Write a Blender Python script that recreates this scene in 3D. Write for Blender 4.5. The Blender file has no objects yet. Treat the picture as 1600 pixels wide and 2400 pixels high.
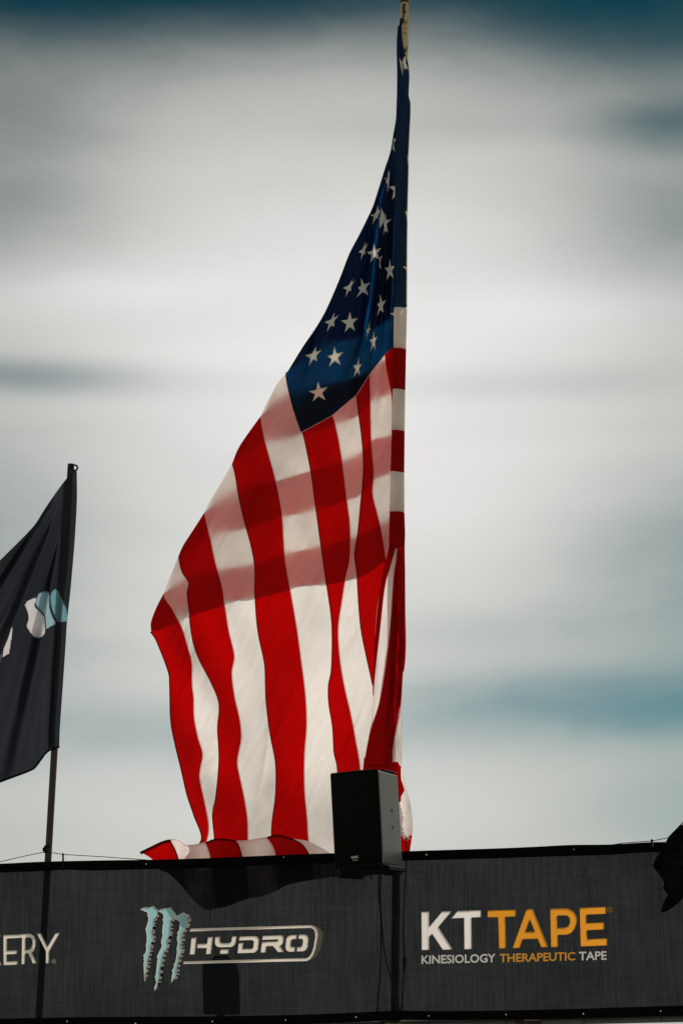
import bpy, bmesh, math, random
from mathutils import Vector, Matrix, noise
from mathutils.geometry import tessellate_polygon

random.seed(7)
scene = bpy.context.scene
COL = scene.collection
R = math.radians

# ------------------------------------------------------------------ camera, sky, sun, exposure
PITCH, FPX, CZ = R(15.0), 7000.0, 1.6
cam_d = bpy.data.cameras.new('camera')
cam_d.sensor_fit = 'VERTICAL'; cam_d.sensor_height = 36.0; cam_d.sensor_width = 36.0
cam_d.lens = FPX * 36.0 / 2400.0
cam_d.clip_start = 0.1; cam_d.clip_end = 6000
cam = bpy.data.objects.new('camera', cam_d); COL.objects.link(cam)
cam.location = (0, 0, CZ); cam.rotation_euler = (R(90) + PITCH, 0, 0)
scene.camera = cam

SUN_EL, SUN_AZ = R(42), R(48)          # azimuth measured from +Y (view direction) towards +X
world = bpy.data.worlds.new('World'); scene.world = world; world.use_nodes = True
def build_world():
    nt = world.node_tree; N = nt.nodes; L = nt.links; N.clear()
    def node(t, **kw):
        n = N.new(t)
        for k, v in kw.items(): setattr(n, k, v)
        return n
    def m(op, a, b=None, clamp=False):
        n = node('ShaderNodeMath', operation=op); n.use_clamp = clamp
        for i, v in enumerate((a, b)):
            if v is None: continue
            if isinstance(v, (int, float)): n.inputs[i].default_value = v
            else: L.new(v, n.inputs[i])
        return n.outputs[0]
    tc = node('ShaderNodeTexCoord'); sep = node('ShaderNodeSeparateXYZ'); L.new(tc.outputs['Generated'], sep.inputs[0])
    az = m('MULTIPLY', m('ARCTAN2', sep.outputs[0], sep.outputs[1]), 180 / math.pi)
    el = m('MULTIPLY', m('ARCSINE', sep.outputs[2]), 180 / math.pi)
    sky = node('ShaderNodeTexSky', sky_type='NISHITA'); sky.sun_disc = False
    sky.sun_elevation = SUN_EL; sky.sun_rotation = SUN_AZ
    comb = node('ShaderNodeCombineXYZ')
    L.new(m('MULTIPLY', az, 1 / 9.0), comb.inputs[0]); L.new(m('MULTIPLY', el, 1 / 1.9), comb.inputs[1])
    ns = node('ShaderNodeTexNoise'); ns.inputs['Scale'].default_value = 1.0; ns.inputs['Detail'].default_value = 2.5
    ns.inputs['Roughness'].default_value = 0.45; ns.inputs['Distortion'].default_value = 0.3
    L.new(comb.outputs[0], ns.inputs['Vector'])
    comb2 = node('ShaderNodeCombineXYZ')
    L.new(m('MULTIPLY', az, 1 / 26.0), comb2.inputs[0]); L.new(m('MULTIPLY', el, 1 / 9.0), comb2.inputs[1]); comb2.inputs[2].default_value = 4.3
    ns2 = node('ShaderNodeTexNoise'); ns2.inputs['Scale'].default_value = 1.0; ns2.inputs['Detail'].default_value = 2.0
    L.new(comb2.outputs[0], ns2.inputs['Vector'])
    # openings in the cloud layer, side ones painting in lens vignette: (azimuth deg, elevation deg, half widths deg, strength)
    def bank(lst):
        tot = None
        for (a, e, sa, se, k) in lst:
            x = m('DIVIDE', m('SUBTRACT', az, a), sa); y = m('DIVIDE', m('SUBTRACT', el, e), se)
            g = m('MULTIPLY', m('EXPONENT', m('MULTIPLY', m('ADD', m('MULTIPLY', x, x), m('MULTIPLY', y, y)), -1.0)), k)
            tot = g if tot is None else m('ADD', tot, g)
        return tot
    P = 122.17
    def pg(px, py, sx, sy, k): return ((px - 800) / P, 15 + (1200 - py) / P, sx / P, sy / P, k)
    gaps_and_vignette = bank([pg(-60, -60, 800, 165, 2.6), pg(800, -40, 2600, 270, .26), pg(1660, -10, 460, 165, 2.6), pg(820, -80, 1100, 105, 2.4),
                 pg(-20, 270, 260, 110, .34), pg(1670, 310, 240, 62, .85), pg(0, 893, 320, 40, .46),
                 pg(1700, 520, 300, 190, .42), pg(1520, 1655, 520, 85, .80), pg(1690, 1330, 320, 240, .42),
                 pg(-80, 1400, 280, 420, .36), pg(-80, 480, 260, 160, .42), pg(1250, 905, 500, 40, .12),
                 pg(380, 1720, 520, 70, .22), pg(1250, 1480, 420, 60, .14), pg(1680, 1900, 300, 150, .25), pg(1100, 300, 300, 40, .08)])
    glow = bank([pg(800, 860, 820, 700, .30), pg(620, 1850, 800, 300, .13), pg(1450, 720, 420, 70, .10), pg(150, 690, 420, 70, .12)])
    n1 = m('MULTIPLY', m('SUBTRACT', ns.outputs[0], 0.5), 0.20)
    n2 = m('MULTIPLY', m('SUBTRACT', ns2.outputs[0], 0.5), 0.40)
    comb3 = node('ShaderNodeCombineXYZ'); L.new(m('MULTIPLY', az, 1 / 2.6), comb3.inputs[0]); L.new(m('MULTIPLY', el, 1 / 0.9), comb3.inputs[1]); comb3.inputs[2].default_value = 9.1
    ns3 = node('ShaderNodeTexNoise'); ns3.inputs['Scale'].default_value = 1.0; ns3.inputs['Detail'].default_value = 4.0; ns3.inputs['Distortion'].default_value = 0.6; L.new(comb3.outputs[0], ns3.inputs['Vector'])
    gaps_and_vignette = m('MULTIPLY', gaps_and_vignette, m('ADD', 0.62, m('MULTIPLY', ns3.outputs[0], 0.76)))
    cover = m('MULTIPLY', m('ADD', m('ADD', 0.95, n1), m('MULTIPLY', n2, 0.5)), m('EXPONENT', m('MULTIPLY', gaps_and_vignette, -1.5)), True)
    bright = m('ADD', m('ADD', 0.535, glow), m('ADD', m('MULTIPLY', n1, 0.35), m('MULTIPLY', n2, 0.2)))
    cc = node('ShaderNodeMix', data_type='RGBA'); cc.inputs[6].default_value = (0.95, 0.955, 0.79, 1); cc.inputs[7].default_value = (1.0, 0.983, 0.96, 1)
    L.new(m('SUBTRACT', m('MULTIPLY', bright, 2.6), 1.0, True), cc.inputs[0])
    ccs = node('ShaderNodeVectorMath', operation='SCALE'); L.new(cc.outputs[2], ccs.inputs[0]); L.new(bright, ccs.inputs[3])
    tint = node('ShaderNodeMix', data_type='RGBA', blend_type='MULTIPLY'); tint.inputs[0].default_value = 1
    tint.inputs[7].default_value = (0.010, 0.43, 0.43, 1); L.new(sky.outputs[0], tint.inputs[6])
    sks = node('ShaderNodeVectorMath', operation='SCALE'); L.new(m('MULTIPLY', m('MAXIMUM', m('MINIMUM', m('SUBTRACT', 2.35, m('MULTIPLY', el, 0.072)), 2.0), 0.45), 0.046), sks.inputs[3]); L.new(tint.outputs[2], sks.inputs[0])
    mix = node('ShaderNodeMix', data_type='RGBA'); L.new(cover, mix.inputs[0]); L.new(sks.outputs[0], mix.inputs[6]); L.new(ccs.outputs[0], mix.inputs[7])
    bg = node('ShaderNodeBackground'); bg.inputs[1].default_value = 1.0; L.new(mix.outputs[2], bg.inputs[0])
    out = node('ShaderNodeOutputWorld'); L.new(bg.outputs[0], out.inputs[0])
build_world()

sun_d = bpy.data.lights.new('sun', 'SUN'); sun_d.energy = 3.1; sun_d.angle = R(0.8); sun_d.color = (1.0, 0.93, 0.86)
sun = bpy.data.objects.new('sun', sun_d); COL.objects.link(sun)
sdir = Vector((math.sin(SUN_AZ) * math.cos(SUN_EL), math.cos(SUN_AZ) * math.cos(SUN_EL), math.sin(SUN_EL)))
sun.rotation_euler = sdir.to_track_quat('Z', 'Y').to_euler(); sun.location = sdir * 60
scene.view_settings.view_transform = 'Standard'; scene.view_settings.look = 'None'
scene.view_settings.exposure = 0.0; scene.view_settings.gamma = 1.0
scene.view_settings.use_curve_mapping = False
scene.cycles.max_bounces = 10; scene.cycles.transparent_max_bounces = 16; scene.cycles.transmission_bounces = 8
scene.cycles.sample_clamp_indirect = 5

# ------------------------------------------------------------------ geometry of the place: the banner's vertical plane
SP, CP = math.sin(PITCH), math.cos(PITCH)
TB = 0.23                                # the fence line comes nearer towards the right
Y0, X0 = 17.0, 0.3154
def fence_y(x): return Y0 - TB * (x - X0)
def at(px, py, off=0.0):
    """point of the vertical sheet 'off' metres behind the fence line, measured on the photograph"""
    a, b = (px - 800.0) / FPX, (1200.0 - py) / FPX
    dy, dz = CP - SP * b, SP + CP * b
    s = (Y0 + off + TB * X0) / (dy + TB * a)
    return Vector((a * s, dy * s, CZ + dz * s))

def cr(pts, n):
    """n points along a smooth curve through pts, evenly spaced"""
    P = [Vector(p) for p in pts]
    if len(P) == 2:
        return [P[0].lerp(P[1], i / (n - 1)) for i in range(n)]
    ext = [P[0] * 2 - P[1]] + P + [P[-1] * 2 - P[-2]]
    dense = []
    for i in range(1, len(ext) - 2):
        p0, p1, p2, p3 = ext[i - 1:i + 3]
        for k in range(10):
            t = k / 10.0
            dense.append(0.5 * ((2 * p1) + (p2 - p0) * t + (2 * p0 - 5 * p1 + 4 * p2 - p3) * t * t + (3 * p1 - p0 - 3 * p2 + p3) * t ** 3))
    dense.append(P[-1])
    return resample(dense, n)
def resample(dense, n):
    acc = [0.0]
    for a, b in zip(dense, dense[1:]): acc.append(acc[-1] + (b - a).length)
    out, j = [], 0
    for i in range(n):
        d = acc[-1] * i / (n - 1)
        while j < len(acc) - 2 and acc[j + 1] < d: j += 1
        seg = acc[j + 1] - acc[j]
        out.append(dense[j].lerp(dense[j + 1], 0 if seg < 1e-9 else min(1, (d - acc[j]) / seg)))
    return out
def poly(pts, n): return resample([Vector(p) for p in pts], n)
def sstep(a, b, x):
    t = max(0.0, min(1.0, (x - a) / (b - a))); return t * t * (3 - 2 * t)

def inside(p, c):
    x, y = p[0], p[1]; r = False; j = len(c) - 1
    for i in range(len(c)):
        xi, yi, xj, yj = c[i][0], c[i][1], c[j][0], c[j][1]
        if (yi > y) != (yj > y) and x < (xj - xi) * (y - yi) / (yj - yi) + xi: r = not r
        j = i
    return r
class MB:
    def __init__(self): self.v, self.f = [], []
    def grid(self, rows, fn, cut=()):
        """rows: list of rows of 2D photo points, fn(point)->offset; faces wholly inside a cut outline are left out"""
        boxes = [(min(p[0] for p in c), max(p[0] for p in c), min(p[1] for p in c), max(p[1] for p in c), c, h) for c, h in cut]
        b = len(self.v); nu = len(rows[0])
        for r in rows:
            for p in r: self.v.append(at(p[0], p[1], fn(p[0], p[1])))
        for i in range(len(rows) - 1):
            for j in range(nu - 1):
                a = b + i * nu + j
                if boxes:
                    q = (rows[i][j], rows[i + 1][j], rows[i + 1][j + 1], rows[i][j + 1]); skip = False
                    for (x0, x1, y0, y1, c, h) in boxes:
                        if x0 <= q[0][0] <= x1 and y0 <= q[0][1] <= y1 and all(inside(p, c) and not any(inside(p, k) for k in h) for p in q): skip = True; break
                    if skip: continue
                self.f.append((a, a + nu, a + nu + 1, a + 1))
        return self
    def ruled(self, Lc, Rc, nu, fn):
        return self.grid([[l.lerp(r, j / (nu - 1)) for j in range(nu)] for l, r in zip(Lc, Rc)], fn)
    def patch(self, outline, fn, holes=(), cuts=0):
        loops = [[Vector((p[0], p[1], 0)) for p in outline]] + [[Vector((p[0], p[1], 0)) for p in h] for h in holes]
        flat = [p for l in loops for p in l]
        tri = tessellate_polygon(loops)
        bm = bmesh.new(); vs = [bm.verts.new(p) for p in flat]
        for t in tri:
            try: bm.faces.new([vs[i] for i in t])
            except ValueError: pass
        if cuts: bmesh.ops.subdivide_edges(bm, edges=bm.edges[:], cuts=cuts, use_grid_fill=True)
        bm.verts.index_update(); b = len(self.v)
        for v in bm.verts: self.v.append(at(v.co.x, v.co.y, fn(v.co.x, v.co.y)))
        for f in bm.faces: self.f.append(tuple(b + v.index for v in f.verts))
        bm.free(); return self
    def tube(self, pts, rad, n=10, cap=True):
        pts = [Vector(p) for p in pts]; b = len(self.v)
        rads = rad if isinstance(rad, (list, tuple)) else [rad] * len(pts)
        up = Vector((0, 1, 0.02))
        for i, p in enumerate(pts):
            t = (pts[min(i + 1, len(pts) - 1)] - pts[max(i - 1, 0)]).normalized()
            s = t.cross(up)
            if s.length < 1e-4: s = t.cross(Vector((0, 0, 1)))
            s.normalize(); w = s.cross(t)
            for k in range(n):
                a = 2 * math.pi * k / n
                self.v.append(p + (s * math.cos(a) + w * math.sin(a)) * rads[i])
        for i in range(len(pts) - 1):
            for k in range(n):
                a, c = b + i * n + k, b + i * n + (k + 1) % n
                self.f.append((a, c, c + n, a + n))
        if cap:
            self.f.append(tuple(b + k for k in range(n)))
            e = b + (len(pts) - 1) * n; self.f.append(tuple(e + k for k in reversed(range(n))))
        return self
    def box(self, c, s, rot=None):
        b = len(self.v); c = Vector(c)
        for x in (-1, 1):
            for y in (-1, 1):
                for z in (-1, 1):
                    p = Vector((x * s[0] / 2, y * s[1] / 2, z * s[2] / 2))
                    if rot: p = rot @ p
                    self.v.append(c + p)
        for f in ((0, 1, 3, 2), (4, 6, 7, 5), (0, 4, 5, 1), (2, 3, 7, 6), (0, 2, 6, 4), (1, 5, 7, 3)): self.f.append(tuple(b + i for i in f))
        return self
    def build(self, name, mat, parent=None, smooth=False, bevel=0.0, thick=0.0, sub=0):
        base = parent
        M = Matrix.Identity(4)
        while base is not None: M = base.matrix_local @ M if False else M; base = base.parent
        me = bpy.data.meshes.new(name)
        me.from_pydata([tuple(v) for v in self.v], [], self.f); me.update()
        o = bpy.data.objects.new(name, me); COL.objects.link(o)
        if mat: me.materials.append(mat)
        if smooth:
            for p in me.polygons: p.use_smooth = True
        if parent: put(o, parent)
        if thick: s = o.modifiers.new('thickness', 'SOLIDIFY'); s.thickness = thick; s.offset = 0
        if bevel: s = o.modifiers.new('bevel', 'BEVEL'); s.width = bevel; s.segments = 2; s.limit_method = 'ANGLE'
        if sub: s = o.modifiers.new('sub', 'SUBSURF'); s.levels = sub; s.render_levels = sub
        return o
WM = {}
def put(o, parent):
    """parent while keeping world coordinates of the mesh"""
    o.parent = parent
    o.matrix_parent_inverse = WM.get(parent.name, Matrix.Identity(4)).inverted()
def thing(name, loc, label, cat, group=None, rot=None):
    o = bpy.data.objects.new(name, None); COL.objects.link(o); o.empty_display_size = 0.1
    o.location = loc
    if rot: o.rotation_euler = rot
    M = Matrix.Translation(Vector(loc))
    if rot: M = M @ o.rotation_euler.to_matrix().to_4x4()
    WM[o.name] = M
    tag(o, label, cat, group); return o
def tag(o, label, cat, group=None):
    o['label'] = label; o['category'] = cat
    if group: o['group'] = group
    return o

# ------------------------------------------------------------------ materials
def mat(name):
    m = bpy.data.materials.new(name); m.use_nodes = True; m.node_tree.nodes.clear(); return m, m.node_tree.nodes, m.node_tree.links
def nnode(N, t, **kw):
    n = N.new(t)
    for k, v in kw.items(): setattr(n, k, v)
    return n
def fabric(name, col, trans, tfac=0.62, gloss=0.03, rough=0.4, bump=0.25, tcol2=None, var=0.12, ang=-35, scale=9.0, bdist=0.03, det=4.0):
    m, N, L = mat(name)
    tc = nnode(N, 'ShaderNodeTexCoord')
    m0 = nnode(N, 'ShaderNodeMapping'); m0.inputs['Rotation'].default_value = (0, R(ang), 0); L.new(tc.outputs['Object'], m0.inputs[0])
    mp = nnode(N, 'ShaderNodeMapping'); mp.inputs['Scale'].default_value = (1.0, 1.0, 0.16); L.new(m0.outputs[0], mp.inputs[0])
    ns = nnode(N, 'ShaderNodeTexNoise'); ns.inputs['Scale'].default_value = scale; ns.inputs['Detail'].default_value = det; ns.inputs['Roughness'].default_value = 0.45
    L.new(mp.outputs[0], ns.inputs['Vector'])
    bp = nnode(N, 'ShaderNodeBump'); bp.inputs['Strength'].default_value = bump; bp.inputs['Distance'].default_value = bdist
    L.new(ns.outputs[0], bp.inputs['Height'])
    n2 = nnode(N, 'ShaderNodeTexNoise'); n2.inputs['Scale'].default_value = 2.6; n2.inputs['Detail'].default_value = 4
    L.new(mp.outputs[0], n2.inputs['Vector'])
    mr = nnode(N, 'ShaderNodeMapRange'); mr.inputs[1].default_value = 0.3; mr.inputs[2].default_value = 0.7
    mr.inputs[3].default_value = 1 - var; mr.inputs[4].default_value = 1 + var * 0.3
    L.new(n2.outputs[0], mr.inputs[0])
    def tinted(c):
        v = nnode(N, 'ShaderNodeVectorMath', operation='SCALE'); v.inputs[0].default_value = c[:3]; L.new(mr.outputs[0], v.inputs[3]); return v.outputs[0]
    d = nnode(N, 'ShaderNodeBsdfDiffuse'); L.new(tinted(col), d.inputs[0])
    t = nnode(N, 'ShaderNodeBsdfTranslucent'); L.new(tinted(trans), t.inputs[0])
    g = nnode(N, 'ShaderNodeBsdfGlossy'); g.inputs[0].default_value = (1, 1, 1, 1); g.inputs[1].default_value = rough
    for s in (d, t, g): L.new(bp.outputs[0], s.inputs['Normal'])
    x = nnode(N, 'ShaderNodeMixShader'); x.inputs[0].default_value = tfac; L.new(d.outputs[0], x.inputs[1]); L.new(t.outputs[0], x.inputs[2])
    y = nnode(N, 'ShaderNodeMixShader'); y.inputs[0].default_value = gloss; L.new(x.outputs[0], y.inputs[1]); L.new(g.outputs[0], y.inputs[2])
    o = nnode(N, 'ShaderNodeOutputMaterial'); L.new(y.outputs[0], o.inputs[0])
    return m
def plain(name, col, rough=0.5, metal=0.0, var=0.3, vscale=8.0, stretch=(1, 1, 1), col2=None, spec=0.5, bump=0.0, lo=0.35, hi=0.65):
    m, N, L = mat(name)
    tc = nnode(N, 'ShaderNodeTexCoord'); mp = nnode(N, 'ShaderNodeMapping'); mp.inputs['Scale'].default_value = stretch
    L.new(tc.outputs['Object'], mp.inputs[0])
    ns = nnode(N, 'ShaderNodeTexNoise'); ns.inputs['Scale'].default_value = vscale; ns.inputs['Detail'].default_value = 6
    L.new(mp.outputs[0], ns.inputs['Vector'])
    mr = nnode(N, 'ShaderNodeMapRange'); mr.inputs[1].default_value = lo; mr.inputs[2].default_value = hi; L.new(ns.outputs[0], mr.inputs[0])
    mx = nnode(N, 'ShaderNodeMix', data_type='RGBA'); L.new(mr.outputs[0], mx.inputs[0])
    c2 = col2 or tuple(c * (1 - var) for c in col)
    mx.inputs[6].default_value = (*col, 1); mx.inputs[7].default_value = (*c2, 1)
    p = nnode(N, 'ShaderNodeBsdfPrincipled'); L.new(mx.outputs[2], p.inputs['Base Color'])
    p.inputs['Roughness'].default_value = rough; p.inputs['Metallic'].default_value = metal; p.inputs['Specular IOR Level'].default_value = spec
    if bump:
        b = nnode(N, 'ShaderNodeBump'); b.inputs['Strength'].default_value = bump; b.inputs['Distance'].default_value = 0.004
        L.new(ns.outputs[0], b.inputs['Height']); L.new(b.outputs[0], p.inputs['Normal'])
    o = nnode(N, 'ShaderNodeOutputMaterial'); L.new(p.outputs[0], o.inputs[0])
    return m
def mesh_screen(name):
    """dark woven wind screen: fine vertical weave that lets a little light straight through"""
    m, N, L = mat(name)
    tc = nnode(N, 'ShaderNodeTexCoord')
    def streak(sc, scale, det):
        mp = nnode(N, 'ShaderNodeMapping'); mp.inputs['Scale'].default_value = sc; L.new(tc.outputs['Object'], mp.inputs[0])
        n = nnode(N, 'ShaderNodeTexNoise'); n.inputs['Scale'].default_value = scale; n.inputs['Detail'].default_value = det
        L.new(mp.outputs[0], n.inputs['Vector']); return n.outputs[0]
    a = streak((1, 1, 0.035), 110, 3); b = streak((0.06, 0.06, 1), 90, 2); c = streak((1, 1, 0.6), 3.0, 3)
    def m2(op, x, y):
        n = nnode(N, 'ShaderNodeMath', operation=op)
        for i, v in enumerate((x, y)):
            if isinstance(v, (int, float)): n.inputs[i].default_value = v
            else: L.new(v, n.inputs[i])
        return n.outputs[0]
    s = m2('ADD', m2('ADD', m2('MULTIPLY', m2('SUBTRACT', a, 0.5), 0.046), m2('MULTIPLY', m2('SUBTRACT', b, 0.5), 0.020)), m2('MULTIPLY', m2('SUBTRACT', c, 0.5), 0.030))
    fac = m2('MAXIMUM', m2('ADD', s, 0.034), 0.008)
    p = nnode(N, 'ShaderNodeBsdfPrincipled'); p.inputs['Base Color'].default_value = (0.0028, 0.0042, 0.0066, 1); p.inputs['Roughness'].default_value = 0.85
    p.inputs['Specular IOR Level'].default_value = 0.03
    t = nnode(N, 'ShaderNodeBsdfTransparent'); t.inputs[0].default_value = (0.95, 0.99, 1.0, 1)
    tl = nnode(N, 'ShaderNodeBsdfTranslucent')
    sc = nnode(N, 'ShaderNodeVectorMath', operation='SCALE'); sc.inputs[0].default_value = (0.95, 1.0, 1.12); L.new(m2('MULTIPLY', fac, 0.07), sc.inputs[3])
    L.new(sc.outputs[0], tl.inputs[0])
    ad = nnode(N, 'ShaderNodeAddShader'); L.new(p.outputs[0], ad.inputs[0]); L.new(tl.outputs[0], ad.inputs[1])
    x = nnode(N, 'ShaderNodeMixShader'); L.new(fac, x.inputs[0]); L.new(ad.outputs[0], x.inputs[1]); L.new(t.outputs[0], x.inputs[2])
    o = nnode(N, 'ShaderNodeOutputMaterial'); L.new(x.outputs[0], o.inputs[0])
    return m

M_white = fabric('flag_white', (0.86, 0.81, 0.77), (0.93, 0.872, 0.838), 0.68, 0.006, bump=1.0, scale=4.8, ang=-30, bdist=0.075, var=0.14, det=3.0)
M_red = fabric('flag_red', (0.36, 0.0015, 0.0015), (0.50, 0.0006, 0.0005), 0.64, 0.0025, bump=1.0, scale=4.8, ang=-30, bdist=0.075, var=0.14, det=3.0)
M_blue = fabric('flag_blue', (0.0016, 0.008, 0.024), (0.003, 0.062, 0.185), 0.60, 0.005, 0.36, bump=1.0, ang=-14, scale=12)
M_blue_satin = fabric('flag_blue_satin', (0.004, 0.024, 0.062), (0.006, 0.10, 0.26), 0.45, 0.007, 0.28, bump=1.0, ang=-5, scale=16)
M_tape = fabric('hoist_tape', (0.85, 0.80, 0.68), (0.9, 0.84, 0.70), 0.5, 0.0)
M_ink_small_white = fabric('ink_fine_white', (0.95, 0.92, 0.90), (0.5, 0.5, 0.5), 0.04, 0.0, bump=0.0, var=0.04)  # fine inks brightened in colour, standing in for missing back light
M_ink_small_orange = fabric('ink_fine_orange', (0.98, 0.44, 0.06), (0.5, 0.2, 0.02), 0.04, 0.0, bump=0.0, var=0.04)
M_star = fabric('flag_star', (0.90, 0.84, 0.72), (0.95, 0.88, 0.76), 0.50, 0.006, bump=0.2)
M_seam_red = fabric('seam_red', (0.08, 0.0008, 0.0008), (0.12, 0.0008, 0.0008), 0.5, 0.002)
M_seam_white = fabric('seam_pale', (0.70, 0.58, 0.56), (0.95, 0.82, 0.80), 0.74, 0.002)
M_seam_blue = fabric('seam_blue', (0.002, 0.003, 0.008), (0.002, 0.004, 0.012), 0.4, 0.003)
M_black_cloth = fabric('black_flag_cloth', (0.006, 0.007, 0.011), (0.027, 0.031, 0.042), 0.6, 0.012, 0.42, bump=0.15, ang=-20, scale=5)
M_deep_black = fabric('black_cloth_opaque', (0.003, 0.003, 0.004), (0.001, 0.001, 0.001), 0.3, 0.003, 0.5, bump=0.15)
M_pale_print = fabric('flag_print_pale', (0.62, 0.60, 0.62), (0.82, 0.78, 0.80), 0.6, 0.006, bump=0.1)
M_teal_print = fabric('flag_print_teal', (0.22, 0.36, 0.42), (0.36, 0.55, 0.62), 0.6, 0.006, bump=0.1)
M_teal_dark = fabric('flag_print_blue', (0.12, 0.28, 0.33), (0.20, 0.44, 0.50), 0.6, 0.006, bump=0.1)
M_screen = mesh_screen('wind_screen_mesh')
M_hem = plain('black_webbing', (0.0025, 0.0025, 0.003), 0.9, var=0.4, vscale=60, spec=0.03)
M_ink_white = fabric('ink_white', (0.90, 0.84, 0.82), (0.95, 0.88, 0.85), 0.52, 0.0, bump=0.05, var=0.06, ang=0, scale=40)
M_ink_cream = fabric('ink_cream', (0.86, 0.80, 0.71), (0.90, 0.82, 0.71), 0.52, 0.0, bump=0.05, var=0.06, ang=0, scale=40)
M_ink_orange = fabric('ink_orange', (0.90, 0.38, 0.05), (0.85, 0.34, 0.025), 0.52, 0.0, bump=0.05, var=0.06, ang=0, scale=40)
M_ink_blue = fabric('ink_ice_blue', (0.30, 0.57, 0.62), (0.34, 0.62, 0.68), 0.52, 0.0, bump=0.05, var=0.3, ang=0, scale=30)
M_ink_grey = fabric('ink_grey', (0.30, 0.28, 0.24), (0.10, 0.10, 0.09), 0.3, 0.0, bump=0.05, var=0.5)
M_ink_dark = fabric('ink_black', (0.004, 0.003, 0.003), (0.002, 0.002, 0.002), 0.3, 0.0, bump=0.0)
M_pole_cream = plain('chipped_cream_paint', (0.42, 0.33, 0.16), 0.5, vscale=38, stretch=(1, 1, 0.4), col2=(0.02, 0.016, 0.01), lo=0.54, hi=0.57, bump=0.3)
M_pole_rust = plain('weathered_steel', (0.020, 0.018, 0.016), 0.45, 0.2, vscale=20, stretch=(1, 1, 0.25), col2=(0.032, 0.018, 0.011), bump=0.2, spec=0.3)
M_steel = plain('galvanised_pipe', (0.10, 0.10, 0.095), 0.5, 0.6, vscale=20, stretch=(0.3, 1, 1), bump=0.1)
M_rubber = plain('black_cable', (0.003, 0.003, 0.003), 0.6, spec=0.1)
M_cab = plain('speaker_cabinet', (0.042, 0.042, 0.038), 0.33, vscale=160, var=0.25, spec=0.5, bump=0.08)
M_cab_black = plain('speaker_black', (0.003, 0.003, 0.0035), 0.6, vscale=90, var=0.3, spec=0.08)
M_metal_dot = plain('bright_metal', (0.75, 0.75, 0.72), 0.3, 0.9, var=0.1)
M_wire = plain('steel_wire', (0.02, 0.02, 0.02), 0.5, 0.5)
def grille_mat():
    m, N, L = mat('speaker_grille')
    tc = nnode(N, 'ShaderNodeTexCoord')
    mp = nnode(N, 'ShaderNodeMapping'); mp.inputs['Scale'].default_value = (220, 220, 220); L.new(tc.outputs['Object'], mp.inputs[0])
    w = nnode(N, 'ShaderNodeTexVoronoi'); L.new(mp.outputs[0], w.inputs['Vector'])
    cr_ = nnode(N, 'ShaderNodeMapRange'); cr_.inputs[1].default_value = 0.25; cr_.inputs[2].default_value = 0.5
    cr_.inputs[3].default_value = 0.0006; cr_.inputs[4].default_value = 0.003; L.new(w.outputs['Distance'], cr_.inputs[0])
    p = nnode(N, 'ShaderNodeBsdfPrincipled'); L.new(cr_.outputs[0], p.inputs['Base Color']); p.inputs['Roughness'].default_value = 0.6; p.inputs['Specular IOR Level'].default_value = 0.04
    o = nnode(N, 'ShaderNodeOutputMaterial'); L.new(p.outputs[0], o.inputs[0]); return m
M_grille = grille_mat()
M_ground = plain('pale_concrete_ground', (0.32, 0.30, 0.27), 0.9, vscale=0.6, col2=(0.24, 0.23, 0.21), bump=0.2)  # unseen ground, made pale to bounce light onto the banner print

# ------------------------------------------------------------------ ground
mb = MB(); S = 3000
n = 24
for i in range(n + 1):
    for j in range(n + 1):
        mb.v.append(Vector(((i / n * 2 - 1) * S, (j / n * 2 - 1) * S, 0)))
for i in range(n):
    for j in range(n):
        a = i * (n + 1) + j; mb.f.append((a, a + n + 1, a + n + 2, a + 1))
g = mb.build('ground', M_ground); g['kind'] = 'structure'

def down_to_ground(p, lean=None):
    return Vector((p.x, p.y, 0.0)) if lean is None else p + lean * (-p.z / lean.z)

# ------------------------------------------------------------------ poles, rail, wires
def pole(name, top, low, radius, mat_, label, extra=None, off=0.09):
    a, b = at(*top, off), at(*low, off); d = (b - a)
    base = a + d * (a.z / (a.z - b.z))
    t = thing(name, base, label, 'pole')
    pts = [base + (a - base) * (i / 14) for i in range(15)]
    MB().tube(pts, radius, 18).build('shaft', mat_, t, smooth=True)
    return t, a, base
POFF = 0.09
fp, ptop, pbase = pole('flag_pole', (948, -14), (925, 2370), 0.0245, M_pole_cream, 'chipped cream painted pole carrying the big striped flag')
ax = (ptop - pbase).normalized()
MB().tube([ptop - ax * .062, ptop - ax * .058, ptop - ax * .03, ptop - ax * .026, ptop], [.028, .031, .031, .027, .027], 18).build('ferrule', M_pole_rust, fp, smooth=True)
bp_, btop, bbase = pole('banner_pole', (167, 1088), (92, 2380), 0.0205, M_pole_rust, 'thin dark steel pole carrying the black flag at the left')
ax2 = (btop - bbase).normalized()
MB().tube([at(113, 1989, .09), at(113, 1989, .09) + ax2 * .016], .0245, 14).build('tie', M_rubber, bp_, smooth=True)
MB().tube([at(112, 1999, .09), at(112, 1999, .09) + ax2 * .014], .0235, 14).build('tie', M_rubber, bp_, smooth=True)
MB().box(at(103.5, 1991, .07), (.014, .02, .022)).build('tie_knot', M_rubber, bp_, bevel=.003)
hook = MB().tube([at(176, 1090, .10), at(181, 1092, .08), at(182.5, 1098, .08), at(178, 1103, .09)], .006, 8)
hook.build('hook', M_rubber, bp_, smooth=True)

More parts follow.
